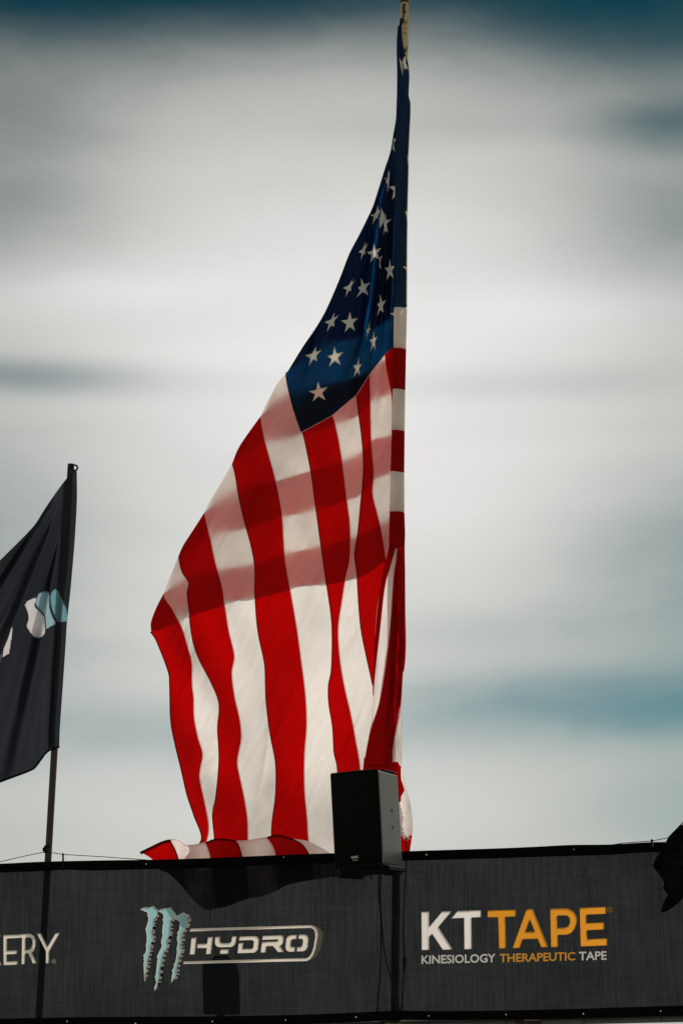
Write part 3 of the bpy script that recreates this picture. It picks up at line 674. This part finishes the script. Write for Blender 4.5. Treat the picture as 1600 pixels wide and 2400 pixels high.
c_out13 = C('out13', OUT13); c1312 = C('b1312', B1312); c1211 = C('b1211', B1211); c1110 = C('b1110', B1110)
c109 = C('b109', B109); c98 = C('b98', B98); c87 = C('b87', B87a, B87); c87s = C('b87s', B87)
c76 = C('b76', B76); c65 = C('b65', B65, B65b); c65s = C('b65s', B65); c54 = C('b54', B54, B54b); c54s = C('b54s', B54)
c43 = C('b43', B43)
def line(a, b, n): return [Vector(a).lerp(Vector(b), i / (n - 1)) for i in range(n)]
NU = 30
def front(mb, Lc, Rc, top, bottom):
    mb.grid(coons(Lc, Rc, top, bottom, NU, NV), d_front)
def turned(mb, Lu, Ru, bel, top):
    """belly (top row) up to the fly hem"""
    mb.grid(coons(cr(Lu, 26), cr(Ru, 26), cr(bel, NU), cr(top, NU), NU, 26), d_up)
    lo_, hi_ = cr(bel, NU), cr(top, NU)          # extra cloth layers added to darken the flag behind the screen
    for k in (1, 2, 3):
        mb.grid([[p.lerp(Vector((p.x + (q.x - p.x) * .45, max(p.y - 95, byx(TOPI, p.x) - 6))), v / 6) for p, q in zip(lo_, hi_)] for v in range(7)], lambda px, py: d_up(px, py) + .008 * k)
def flagpart(mb, m_, name='stripe'):
    return mb.build(name, m_, flag, True)
stripes = {}
spec = [(13, 'r', c_out13, c1312, FOLD13, K1213, KEND, U_OUT, U1312, 0), (12, 'w', c1312, c1211, FOLD12, K1112, K1213, U1312, U1211, 1),
        (11, 'r', c1211, c1110, FOLD11, K1011, K1112, U1211, U1110, 2), (10, 'w', c1110, c109, FOLD10, K910, K1011, U1110, U109, 3),
        (9, 'r', c109, c98, FOLD9, K89, K910, U109, U98, 4), (8, 'w', c98, c87, FOLD8, K78, K89, U98, U87, 5)]
for (no, c, Lc, Rc, fold, hi, lo, Lu, Ru, k) in spec:
    mb = MB()
    top = cr(fold, NU)[::-1]
    front(mb, Lc, Rc, top, cr(BELLY[k], NU))
    back(mb, hi, lo, fold)
    turned(mb, Lu, Ru, BELLY[k], TOPU[k])
    stripes[no] = flagpart(mb, M_red if c == 'r' else M_white)
def simple(no, m_, Lc, Rc, top):
    mb = MB(); mb.grid(coons(Lc, Rc, cr(top, NU) if len(top) > 2 else line(top[0], top[1], NU), [Lc[-1].lerp(Rc[-1], j / (NU - 1)) for j in range(NU)], NU, NV), d_front)
    stripes[no] = flagpart(mb, m_)
simple(7, M_red, c87s, c76, FLY[0:2]); simple(6, M_white, c76, c65, FLY[1:3]); simple(5, M_red, c65s, c54, FLY[2:4])
simple(4, M_white, c54s, c43, FLY[3:5])
simple(3, M_red, c43, cr([(930, 806), (938, 900), (938, 1100), (936, 1250), (905, 1312)], NV), FLY[4:6])
# seams: doubled cloth along the stripe edges
for (cu, nm, side) in ((c1211, 11, 1), (c109, 9, 1), (c87s, 7, 1), (c65s, 5, 1)): seam(cu, M_seam_red, stripes[nm], 2.2, side)
for (cu, nm, side) in ((c1312, 12, 1), (c1110, 10, 1), (c98, 8, 1), (c76, 6, 1), (c54s, 4, 1)): seam(cu, M_seam_white, stripes[nm], 2.6, side)
seam(c_out13, M_seam_red, stripes[13], 3.0, -1, i1=144)
for (u, nm, m_, side) in ((U1312, 13, M_seam_red, 1), (U1211, 12, M_seam_white, 1), (U1110, 11, M_seam_red, 1), (U109, 10, M_seam_white, 1), (U98, 9, M_seam_red, 1)):
    seam(cr(u, 26), m_, stripes[nm], 3.2, -side if False else side, fn=d_up)
for k, nm in enumerate((13, 12, 11, 10, 9)):      # fly hem, several layers of cloth
    seam(cr(TOPU[k], NU), M_seam_red if nm % 2 else M_seam_white, stripes[nm], 7.0 if nm == 13 else 4.5, -1, fn=d_up)

# canton
cL = cr(FOLD, 70) ; cLfull = resample(cr(FOLD, 200) + cr(B87a, 60)[1:], NV)
cR = cr(INNER, NV)
NS = 250
cLfull = resample(cr(FOLD, 300) + cr(B87a, 80)[1:], NS); cR = cr(INNER, NS)
bl = [Vector(p) for p in FOLD]
canton = MB().grid(coons(cr([(938, 60), (928, 300), (897, 480), (884, 600), (870, 700), (858, 786)], NB), cr(FOLD, NB), line((938, 60), (932, 60), 14), cr([(858, 786), (779, 809), (720, 838), (673, 872)], 14), 14, NB), d_back)
for (a0, a1) in ((.10, .24), (.33, .47), (.52, .66), (.74, .90)):      # extra strips added behind the field to darken it in bands
    e0 = cr([(938, 60), (928, 300), (897, 480), (884, 600), (870, 700), (858, 786)], NB); e1 = cr([(938, 60), (938, 300), (936, 480), (935, 600), (934, 700), (932, 735)], NB)
    canton.grid([[p.lerp(q, a0 + (a1 - a0) * j / 4) for j in range(5)] for p, q in zip(e0, e1)], lambda px, py: d_front(px, py) + .010)
    canton.grid([[p.lerp(q, a0 - .05 + (a1 - a0 + .12) * j / 4) for j in range(5)] for p, q in zip(e0, e1)], lambda px, py: d_front(px, py) + .018)
canton = canton.build('canton', M_blue, flag, True); STARS = []
seam(cr(B87a, 30), M_seam_blue, canton, 2.4, -1)
seam(poly(FLY[:5], 40), M_seam_white, canton, 2.0, -1)
def star_tips(t, ox, oy, s):
    t = [Vector((ox + x / s, oy + y / s)) for x, y in t]; c = sum(t, Vector((0, 0))) / 5
    out = []
    for i in range(5):
        out.append(t[i]); mid = (t[i] + t[(i + 1) % 5]) / 2; out.append(c + (mid - c) * 0.47)
    return out
def star(pts, fn=None, cuts=4):
    f = fn or d_front
    if fn is None: STARS.append((pts, ()))
    MB().patch(pts, lambda px, py: f(px, py) - 0.004, cuts=cuts).build('star', M_star, canton, True)
for t in ([(405, 320), (595, 460), (555, 765), (295, 865), (215, 575)], [(185, 290), (255, 330), (168, 640), (55, 790), (0, 570)],
          [(822, 735), (940, 935), (915, 1255), (732, 1315), (683, 990)], [(565, 1670), (725, 1835), (650, 2160), (482, 2255), (488, 1930)]):
    star(star_tips(t, 840, 540, 11.2))
for t in ([(890, 795), (908, 812), (870, 912), (820, 968), (795, 882)], [(962, 790), (1048, 830), (1030, 948), (922, 968), (935, 880)],
          [(720, 1110), (760, 1130), (718, 1238), (648, 1285), (628, 1195)], [(862, 1100), (932, 1158), (910, 1278), (815, 1287), (780, 1182)],
          [(1047, 1185), (1052, 1260), (1030, 1300), (1008, 1370), (1010, 1270)], [(1080, 1275), (1112, 1328), (1097, 1450), (1050, 1468), (1043, 1360)],
          [(550, 1420), (605, 1448), (562, 1555), (482, 1600), (448, 1500)], [(718, 1415), (803, 1470), (778, 1592), (668, 1605), (650, 1508)],
          [(945, 1515), (972, 1580), (952, 1685), (893, 1705), (892, 1595)], [(570, 1740), (657, 1792), (635, 1912), (520, 1924), (485, 1832)]):
    star(star_tips(t, 600, 450, 3.92))
F1 = (820, 300, 9.8)
for t in ([(995, 250), (1050, 235), (1045, 290), (1000, 350), (1025, 540), (970, 480), (990, 350)],
          [(878, 965), (905, 1030), (900, 1150), (890, 1290), (860, 1480), (855, 1285), (825, 1240), (835, 1190), (858, 1165), (870, 1080)],
          [(775, 1160), (830, 1140), (820, 1175)], [(880, 1345), (1040, 1332), (1040, 1560), (965, 1640), (1005, 1440)],
          [(465, 2000), (545, 1985), (595, 1930), (638, 1770), (655, 1900), (690, 1880), (650, 1990), (630, 2075), (590, 2080), (515, 2215), (545, 2040)],
          [(720, 1840), (785, 1980), (800, 1985), (790, 2130), (680, 2310), (672, 2090), (690, 2040)]):
    star(tr(t, *F1))
star([(903, 500), (904.5, 516), (917, 513.8), (905.5, 524.5), (908.8, 546), (902, 540), (898, 551), (900, 532.6), (898.6, 523.5), (901.6, 517)])
star(tr([(625, 660), (585, 740), (565, 860), (585, 1000), (545, 970), (545, 850), (565, 700)], 840, 540, 11.2))
star(tr([(815, 2175), (925, 2160), (925, 2240)], 840, 540, 11.2))

cf = MB().grid(coons(cLfull, cR, line((932, 60), (938, 60), 120), poly(FLY, 120), 120, NS), d_front, STARS).build('field', M_blue, canton, True)
# hoist sleeve wrapped round the pole
SL = [(42, 937.5), (80, 932), (103, 929), (149, 931), (191, 931), (258, 928.6), (298, 927.4), (330, 926.5), (450, 925), (628, 924), (720, 922.7), (815, 922), (912, 920), (1009, 917.6), (1106, 914.5), (1198, 912.5), (1240, 911.5), (1281, 911)]
SR = [(42, 939), (57, 940), (92, 943.5), (132, 953), (159, 957.8), (180, 959), (224, 957), (241, 961.5), (275, 962), (300, 961), (367, 957.5), (398, 957.8), (494, 955), (540, 954.7), (721, 953.4), (815, 951.5), (912, 949.5), (1009, 948), (1106, 947), (1198, 947.4), (1250, 949), (1287, 948)]
def lin(tab, y):
    if y <= tab[0][0]: return tab[0][1]
    for (y0, x0), (y1, x1) in zip(tab, tab[1:]):
        if y0 <= y <= y1: return x0 + (x1 - x0) * (y - y0) / (y1 - y0)
    return tab[-1][1]
def sl_rad(y): return 0.029 + 0.012 * sstep(42, 200, y)
def d_sleeve(px, py):
    l, r = lin(SL, py), lin(SR, py); c, h = (l + r) / 2, (r - l) / 2
    q = max(-1, min(1, (px - c) / h))
    w = (0.010 * math.sin(q * 6 + py / 75.0) + 0.004 * math.sin(q * 13 - py / 40.)) * sstep(820, 500, py) * (1 - q * q)
    return POFF - sl_rad(py) * math.sqrt(max(0, 1 - q * q)) + w
def sleeve(y0, y1, m_, parent, n, tilt=3.5, name='sleeve'):
    mb = MB(); K = 22
    for i in range(n + 1):
        yy = y0 + (y1 - y0) * i / n
        for k in range(K):
            a = 2 * math.pi * k / K
            q = math.cos(a); y = yy + tilt * q * q * 0.5 + (1.5 * q if y0 > 600 else 0)
            l, r = lin(SL, y), lin(SR, y); px = (l + r) / 2 + (r - l) / 2 * q
            front_ = math.sin(a) >= 0
            d = d_sleeve(px, y) if front_ else POFF + sl_rad(y) * abs(math.sin(a))
            mb.v.append(at(px, y, d))
    for i in range(n):
        for k in range(K):
            a, c = i * K + k, i * K + (k + 1) % K
            mb.f.append((a, a + K, c + K, c))
    return mb.build(name, m_, parent, True)
sleeve(42, 719, M_blue_satin, canton, 130)
MB().grid([[(lin(SR, y) - 2.2 * sstep(230, 330, y), y), (lin(SR, y) - .1, y), (lin(SR, y) + .9, y + .5)] for y in [240 + 6 * k for k in range(80)]], lambda px, py: POFF - .016).build('hoist_tape', M_tape, canton, True)
for (y0, y1, no) in ((720, 815, 8), (815.3, 911, 9), (911.3, 1007.5, 10), (1008, 1104.5, 11), (1105, 1197.5, 12), (1198, 1285, 13)):
    sleeve(y0, y1, M_white if no % 2 == 0 else M_red, stripes[no], 24)
    o = sleeve(y1 - 3.4, y1 - 2.6, M_seam_white if no % 2 == 0 else M_seam_red, stripes[no], 1, name='seam')
    o.scale = (1, 1, 1)
    for v in o.data.vertices: v.co.y -= 0.0025
star([(935.3, 135), (940, 145), (949, 131), (951, 139), (949, 148), (957.6, 161.5), (946.5, 162), (943.5, 179), (938.5, 158)], d_sleeve, 3)
star([(949, 494), (954.5, 497), (954.8, 520), (954.4, 540), (953.5, 520), (952, 505)], d_sleeve, 2)
star([(944, 624), (953.5, 626.5), (954.2, 636), (953.8, 648), (953, 657), (953.4, 643), (951.6, 633)], d_sleeve, 2)
star([(953.7, 365), (956.8, 369), (957.2, 398), (955.5, 383)], d_sleeve, 2)

for k in (1, 2, 3):   # added backing layers that darken the flag under the loudspeaker
    for (m_, a_, b_) in ((M_red, 795, 850), (M_white, 850, 888)):
        flagpart(MB().ruled(line((a_, 2012), (b_, 2008), 8), line((a_, 2058), (b_, 2062 if b_ < 880 else 2046), 8), 6, lambda px, py: .05 + .012 * k), m_, 'gathered_or_added_stripe')
# gathered cloth below the sleeve, wrapped across the pole
def d_g(base, amp=0.012, per=9.0, ph=0.0):
    return lambda px, py: base + amp * math.sin(px / per + py / 120.0 + ph) + 0.004 * noise.noise(Vector((px / 9.0, py / 50.0, ph)))
def gather(Lp, Rp, m_, fn, nu=10, nv=70):
    return flagpart(MB().ruled(cr(Lp, nv), cr(Rp, nv), nu, fn), m_, 'gathered_or_added_stripe')
W_L = [(927, 1283), (914, 1330), (901.5, 1377.6), (890, 1479.6), (878.6, 1581.6), (873.5, 1648), (868, 1700), (855.6, 1773)]
W_R = [(931, 1283), (927, 1320), (922, 1352), (914, 1467), (904, 1556), (889, 1645), (868.8, 1709), (856.5, 1773)]
gather([(911, 1278), (908, 1295), (894, 1357), (884, 1428), (878.6, 1492), (873.5, 1581), (873, 1625)], [(928, 1283), (914, 1330), (902.5, 1377), (891, 1480), (879.5, 1581), (874.5, 1635)], M_red, d_g(.062, .006, 4.0))
MB().ruled(cr([(911, 1278), (908, 1295), (894, 1357), (884, 1428), (878.6, 1492), (873.5, 1581), (873, 1625)], 60), cr([(929, 1283), (916, 1330), (904, 1377), (892, 1480), (880.5, 1581), (875.5, 1635)], 60), 6, d_g(.072, .004, 4.0)).build('gathered_or_added_stripe', M_red, flag, True)
wg = gather(W_L, W_R, M_white, d_g(.050, .004, 5.0))
def d_p3(px, py):
    l = lin([(p[1], p[0]) for p in W_R], py); q = max(0, min(1, (px - l) / max(4.0, 948 - l)))
    v = 0.044 + 0.030 * math.exp(-((q - 0.36) / 0.16) ** 2) * sstep(1285, 1330, py) * (1 - 0.5 * sstep(1600, 1750, py)) - 0.028 * math.sin(q * math.pi) ** 2 + 0.030 * q ** 3
    v += 0.006 * math.sin((py + 2.2 * px) / 13.0) * sstep(0.55, 0.9, q) + 0.004 * noise.noise(Vector((px / 7.0, py / 26.0, 4.0)))
    return v
P3R = [(948, 1283), (949, 1350), (949.5, 1428.6), (951, 1505), (948.7, 1556), (943.6, 1587), (938.5, 1658), (929.6, 1709), (922, 1755), (919, 1792)]
gather(W_R[:-1] + [(856.5, 1768), (854, 1782), (858, 1800)], P3R, M_red, d_p3, 26, 110)
back_red = MB().ruled(cr(W_R[:-1] + [(856.5, 1768), (858, 1800)], 80), cr([(940, 1283), (942, 1428), (944, 1505), (938, 1600), (928, 1700), (915, 1800)], 80), 8, lambda px, py: d_p3(px, py) + .012).build('gathered_or_added_stripe', M_red, flag, True)
wr = gather([(944, 1575), (938.5, 1658), (929.6, 1709), (922, 1755), (918.5, 1795)], [(946, 1575), (941, 1658), (940, 1720), (940, 1760), (939.5, 1800)], M_white, d_g(.046, .004, 5.0))
seam(cr([(938.5, 1658), (929.6, 1709), (922, 1755), (918.5, 1795)], 30), M_seam_white, wr, 2.2, -1, fn=d_g(.042, .004, 5.0))
def d_lip(px, py): return 0.022 + 0.012 * math.sin((px - py * .4) / 11.0)
flagpart(MB().patch([(853, 1772), (856, 1785), (866, 1792.5), (890, 1792), (917, 1786), (931, 1785.5), (939.3, 1797.6), (938.8, 1808), (939.4, 1826), (946, 1846.7), (947.6, 1853), (939.4, 1866.8), (939, 1878), (932, 1885), (915, 1830), (880, 1815), (850, 1806)], d_lip, cuts=5), M_red, 'gathered_or_added_stripe')
flagpart(MB().ruled(cr([(930, 1795), (928, 1880), (930, 1960)], 40), cr([(939.5, 1800), (946, 1814), (951, 1843.7), (958, 1869), (964, 1900), (967, 1930), (965.5, 1958)], 40), 12, lambda px, py: .058 - .024 * math.sin((px - 925) / 40 * math.pi)), M_white, 'gathered_or_added_stripe')
flagpart(MB().ruled(cr([(934, 1880), (938, 1920), (944, 1962), (952, 1972)], 30), cr([(939, 1878), (947, 1897), (949.5, 1915), (948, 1935), (954, 1955), (961, 1966)], 30), 8, lambda px, py: .05 + .006 * math.sin(px * 1.4 + py * .3)), M_white, 'gathered_or_added_stripe')
flagpart(MB().ruled(cr([(932, 1955), (936, 2012)], 20), cr([(965.6, 1956), (963, 1975), (960, 1994), (958, 2012)], 20), 8, lambda px, py: .07 + .01 * math.sin(px / 3.0 + py / 9.)), M_red, 'gathered_or_added_stripe')

# ------------------------------------------------------------------ black flag on the left pole
APX = (178, 1100)
def d_bf(px, py):
    ang = math.atan2(APX[0] - px, py - APX[1] + 10); r = math.hypot(px - APX[0], py - APX[1])
    on = sstep(168 - (py - 1100) * 0.055, 120 - (py - 1100) * 0.045, px)
    f = 0.050 * math.sin(ang * 17.0 + 0.6 + r / 900.) + 0.034 * math.sin(ang * 37.0 + 1.0) + 0.014 * math.sin(ang * 71.0)
    return 0.046 + on * (0.11 + f * sstep(20, 260, r)) + 0.006 * noise.noise(Vector((px / 30., py / 90., 0)))
bf = thing('black_flag', at(140, 1752, .12), 'large plain black flag with pale blue rounded emblem on the left pole', 'flag')
bt = [(178.5, 1101), (155, 1123), (121, 1169), (100, 1201), (74, 1239), (0, 1313.6), (-80, 1392), (-170, 1480)]
bb = [(139.6, 1748), (129, 1750.5), (119, 1753.7), (106, 1763), (96, 1776), (82, 1794.7), (68, 1804), (0, 1829.7), (-100, 1868), (-170, 1895)]
be = [(179, 1101), (180.7, 1120), (180.7, 1177.5), (176, 1262.6), (170, 1337), (164.8, 1394), (158, 1454), (155, 1502), (149.7, 1582), (141.5, 1698.8), (139.6, 1748)]
EM = [[(275, 1735), (300, 1690), (340, 1668), (390, 1648), (408, 1655), (402, 1690), (388, 1720), (395, 1750), (440, 1800), (480, 1845), (498, 1890), (505, 2015), (490, 2055), (460, 2085), (425, 2095), (380, 2080), (340, 2040), (305, 1985), (300, 1950), (318, 1890), (315, 1840), (300, 1790)],
      [(415, 1640), (430, 1605), (470, 1585), (510, 1580), (540, 1590), (552, 1620), (550, 1720), (560, 1790), (590, 1870), (622, 1935), (560, 1970), (525, 1998), (512, 1985), (508, 1880), (490, 1840), (450, 1795), (405, 1740), (395, 1710), (408, 1670)],
      [(562, 1640), (570, 1600), (595, 1560), (620, 1553), (645, 1575), (660, 1615), (700, 1690), (735, 1755), (746, 1800), (744, 1905), (700, 1915), (650, 1920), (630, 1905), (600, 1840), (575, 1770), (562, 1700)]]
EM = [tr([(v.x, v.y) for v in resample(cr(e + e[:1], 200), 70)[:-1]], 0, 1050, 4.704) for e in EM]
EM.append(tr([(135, 1960), (148, 1985), (130, 2130), (108, 2265), (32, 2310), (45, 2210), (95, 2095)], 0, 1050, 4.704))
cloth = MB().grid(coons(cr(be, 400), cr([(-170, 1480), (-190, 1690), (-170, 1895)], 400), cr(bt, 250), cr(bb, 250), 250, 400), d_bf, [(e, ()) for e in EM]).build('cloth', M_black_cloth, bf, True)
mb = MB(); KK = 14; pth = cr([(169.5, 1103), (170, 1120), (168.5, 1177), (163, 1262), (157.5, 1337), (151.5, 1394), (145, 1454), (142.5, 1502), (137.5, 1582), (130, 1698), (129, 1749)], 60)
for i, p in enumerate(pth):
    t = i / 59
    for k in range(KK):
        a = 2 * math.pi * k / KK; w = 10.8
        c = at(p.x + math.cos(a) * w, p.y, .09); mb.v.append(c + Vector((0, -math.sin(a) * .037, 0)))
for i in range(59):
    for k in range(KK):
        a, c = i * KK + k, i * KK + (k + 1) % KK; mb.f.append((a, a + KK, c + KK, c))
mb.build('sleeve', M_black_cloth, bf, True)
def bseam(curve, w, side, d=-.004): return seam(curve, M_deep_black, cloth, w, side, d, fn=d_bf)
bseam(cr(bb, 60), 5.0, 1)
for e, m_ in zip(EM, (M_pale_print, M_teal_print, M_teal_dark, M_pale_print)):
    MB().patch(e, lambda px, py: d_bf(px, py) - .003, cuts=7).build('emblem', m_, cloth, True)
MB().patch([(18 / 4.3, 1532), (20 / 4.3, 1538), (1, 1552), (-8, 1556), (-8, 1546)], lambda px, py: d_bf(px, py) - .012, cuts=3).build('emblem', M_pale_print, cloth, True)

# ------------------------------------------------------------------ dark cloth at the right edge
FD = (1400, 1900, 7.84)
dc = thing('black_flag', at(1800, 2200, -.25), 'ragged black flag corner hanging over the right edge of the banner', 'flag')
ol = tr([(1568, 195), (1510, 260), (1400, 370), (1300, 480), (1245, 580), (1140, 765), (1070, 870), (1008, 1005), (1040, 1070), (1150, 1200), (1190, 1270), (1215, 1345), (1200, 1410), (1230, 1470), (1290, 1545), (1240, 1620), (1200, 1700), (1160, 1820), (1158, 1870), (1185, 1870), (1280, 1840), (1340, 1800), (1460, 1710), (1568, 1590)], *FD)
def d_dc(px, py): return -0.20 + 0.05 * math.sin((px + py * .6) / 24.0) + .02 * math.sin((px - py) / 13.0) + 0.01 * noise.noise(Vector((px / 15., py / 15., 2)))
ol = ol + [(1680, 2050), (1800, 1960), (1800, 1700), (1690, 1820)]
MB().patch(ol, d_dc, cuts=5).build('cloth', M_deep_black, dc, True, thick=.003)
MB().patch(tr([(1800, -20), (1568, 195), (1512, 258), (1545, 266), (1568, 266), (1800, 230)], *FD), lambda px, py: d_dc(px, py) - .008, cuts=3).build('emblem', M_pale_print, dc, True)
p1 = at(1800, 1650, -.2)
MB().tube([Vector((p1.x, p1.y, 0)), p1, p1 + Vector((0, 0, .1))], .02, 14).build('pole', M_pole_rust, dc, True)

# ------------------------------------------------------------------ loudspeaker in front of the banner
def build_speaker():
    SCALE = (at(900, 1900, -.3) - at(899, 1900, -.3)).length
    base = at(865, 2033, -.30)
    W, Dp, H = 0.286, 0.305, 0.530
    yaw, roll = R(-24), R(-1.3)
    t = thing('loudspeaker', base, 'black box loudspeaker with grey side mounted at the banner top by the flag', 'loudspeaker', rot=(R(4.5), roll, yaw))
    Mx = WM[t.name]
    def plan(z, front_w=W):
        return [(-W / 2, -Dp / 2), (W / 2, -Dp / 2), (W / 2 + .002, -Dp / 2 + .02), (W * .492, Dp * .18), (W * .478, Dp / 2), (-W * .478, Dp / 2), (-W * .492, Dp * .18), (-W / 2 - .002, -Dp / 2 + .02)]
    # cabinet, with a slightly domed top towards the rear
    mb = MB(); pl = plan(0); n = len(pl)
    for z, k in ((0, 1.0), (H, 1.0)):
        for (x, y) in pl:
            zz = z
            if z > 0: zz = H - 0.006 * max(0, (y + Dp / 2) / Dp) ** 1.5 - .004
            mb.v.append(Mx @ Vector((x, y + .012, zz)))
    mb.f.append(tuple(reversed(range(n)))); mb.f.append(tuple(range(n, 2 * n)))
    for k in range(n): mb.f.append((k, (k + 1) % n, n + (k + 1) % n, n + k))
    mb.build('cabinet', M_cab, t, bevel=.008)
    bmb = MB()
    for zz in (-.006, .004):
        for (x, y) in pl: bmb.v.append(Mx @ Vector((x * 1.012, (y + .012) * 1.01, zz)))
    bmb.f = [tuple(reversed(range(n))), tuple(range(n, 2 * n))] + [(k, (k + 1) % n, n + (k + 1) % n, n + k) for k in range(n)]
    bmb.build('underside_shade', M_cab_black, t)  # black sheet added to put shade on the cabinet underside
    # front baffle with curved grille
    mb = MB(); K = 14
    for (z, dd) in ((.012, 0.0), (.03, .012), (H - .03, .012), (H - .010, 0.0)):
        for k in range(K + 1):
            u = k / K * 2 - 1
            mb.v.append(Mx @ Vector((u * (W / 2 - .004), -Dp / 2 + .012 - .004 - dd * (1 - abs(u) ** 6) - .012 * (1 - u * u), z)))
    for i in range(3):
        for k in range(K):
            a = i * (K + 1) + k; mb.f.append((a, a + 1, a + K + 2, a + K + 1))
    mb.build('grille', M_grille, t, True, thick=.004)
    for zz in (.006, H - .003):
        rim = MB().tube([Mx @ Vector((u * (W / 2 - .003), -Dp / 2 + .012 - .002 - .012 * (1 - u * u), zz)) for u in [k / 10 * 2 - 1 for k in range(11)]], .006, 8)
        rim.build('baffle_rim', M_cab_black, t, True)
    for sx in (-1, 1):
        MB().tube([Mx @ Vector((sx * (W / 2 - .002), -Dp / 2 + .010, z)) for z in (.006, H * .5, H - .004)], .005, 8).build('grille_edge', M_cab_black, t, True)
    # rigging recesses on the side
    for zz in (.31, .215):
        mb = MB(); c0 = Vector((W * .494, Dp * .08 + .012, zz)); nrm = Vector((1, .03, 0)).normalized(); tv = Vector((-nrm.y, nrm.x, 0))
        ctr = []
        for rr, dd in ((.0095, .001), (.0075, .0022), (.006, -.0005), (0.0005, -.0005)):
            for k in range(14):
                a = 2 * math.pi * k / 14
                mb.v.append(Mx @ (c0 + tv * math.cos(a) * rr + Vector((0, 0, 1)) * math.sin(a) * rr + nrm * dd))
        for i in range(3):
            for k in range(14):
                a, c = i * 14 + k, i * 14 + (k + 1) % 14; mb.f.append((a, c, c + 14, a + 14))
        mb.build('rigging_point', M_cab_black, t, True)
    # top plate, foot and bracket to the pole
    mb = MB(); mb.box(Mx @ Vector((.055, .06, H + .004)), (.17, .20, .005), Mx.to_3x3()); mb.build('top_plate', M_cab_black, t, bevel=.0015)
    MB().box(Mx @ Vector((.02, .0, H + .010)), (.10, .012, .008), Mx.to_3x3()).build('bolt_bar', M_cab, t, bevel=.002)
    mb = MB(); mb.box(Mx @ Vector((.055, .05, -.016)), (.19, .24, .030), Mx.to_3x3()); mb.build('foot_plate', M_cab_black, t, bevel=.006)
    ppole = at(927, 2036, .09)
    a = Mx @ Vector((.06, .1, -.03)); mb = MB()
    mb.tube([a, a.lerp(ppole, .5) + Vector((0, 0, -.012)), ppole + Vector((0, -.02, -.01))], .016, 8)
    mb.tube([ppole + Vector((0, 0, -.035)), ppole + Vector((0, 0, .02))], .034, 14)
    mb.build('pole_bracket', M_cab_black, t, True)
    # small badge
    sc = 0.0245
    def word(s, x, z, size, wd, bold):
        cu = bpy.data.curves.new('t', 'FONT'); cu.body = s; cu.size = 1; cu.offset = bold; cu.resolution_u = 2
        o = bpy.data.objects.new('t', cu); COL.objects.link(o); dg = bpy.context.evaluated_depsgraph_get(); me = o.evaluated_get(dg).to_mesh()
        vs = [v.co.copy() for v in me.vertices]; fs = [tuple(p.vertices) for p in me.polygons]
        o.evaluated_get(dg).to_mesh_clear(); bpy.data.objects.remove(o); bpy.data.curves.remove(cu)
        x0, x1 = min(v.x for v in vs), max(v.x for v in vs); y0, y1 = min(v.y for v in vs), max(v.y for v in vs)
        mb = MB()
        for v in vs: mb.v.append(Mx @ Vector((x + (v.x - x0) / (x1 - x0) * wd, -Dp / 2 - .0245, z + (v.y - y0) / (y1 - y0) * size)))
        mb.f = fs; mb.build('badge', M_ink_white, t)
    word('QSC', -.032, .040, .0155, .046, .045)
    word('K series', -.020, .029, .006, .028, .03)
    return t
build_speaker()

# ------------------------------------------------------------------ cables behind the screen
def cable(pts, rad, label):
    tag(MB().tube([at(p.x, p.y, .055 + .006 * math.sin(p.y / 23.)) for p in cr(pts, 46)], rad, 8).build('cable', M_rubber, None, True), label, 'cable')
cable([(888, 2040), (887.5, 2090), (892, 2150), (892.5, 2200), (890, 2290), (886, 2330), (884, 2375)], .0036, 'leftmost black cable hanging behind the screen below the loudspeaker')
cable([(892.5, 2040), (891, 2090), (893, 2150), (897, 2200), (903, 2245), (914, 2287), (926, 2325), (933, 2352), (937, 2375)], .0036, 'black cable that swings across behind the dark pole below the loudspeaker')
cable([(942, 1936), (948, 1950), (951.5, 1968), (952, 2000), (951, 2040), (947, 2110), (944.5, 2180), (947, 2240), (947, 2290), (942, 2345), (937, 2375)], .0038, 'black cable right of the pole with a plug halfway down')
cable([(944, 2266), (941.5, 2300), (940, 2320), (944, 2375)], .0024, 'thin black cable tail hanging from the plug by the pole')
pl_ = MB().tube([at(947, y, .05) for y in (2242, 2246, 2262, 2272)], [.005, .0105, .0105, .005], 10).build('cable_plug', M_rubber, None, True)
tag(pl_, 'small black plug joining cables right of the pole', 'plug')
hk = MB().tube([at(868, 2046, -.05), at(869, 2056, -.05), at(870.5, 2061, -.05)], .0035, 8).build('cable', M_rubber, None, True)
tag(hk, 'short black cable end poking down under the loudspeaker', 'cable')
# ------------------------------------------------------------------ dark cabinet behind the screen
bx = thing('equipment_cabinet', at(518, 2374, .42), 'dark box with rounded top corners seen through the screen under the logo', 'cabinet')
mb = MB()
pr = [(477, 2378), (474.5, 2300), (474, 2264), (477, 2255), (483, 2250), (515, 2247.5), (541, 2249), (552, 2256), (557, 2265), (560.5, 2285), (563, 2378)]
for off in (.38, .62):
    for p in pr: mb.v.append(at(p[0], p[1], off))
n = len(pr); mb.f = [tuple(range(n)), tuple(reversed(range(n, 2 * n)))] + [(k, n + k, n + (k + 1) % n, (k + 1) % n) for k in range(n)]
mb.build('cabinet_shell', M_cab_black, bx, bevel=.006)
MB().tube([at(500, 2249, .5), at(505, 2243, .5), at(530, 2243, .5), at(537, 2249, .5)], .009, 8).build('handle', M_cab_black, bx, True)
a_ = at(518, 2374, .5)
MB().tube([a_, Vector((a_.x, a_.y, 0))], .022, 12).build('stand', M_steel, bx, True)
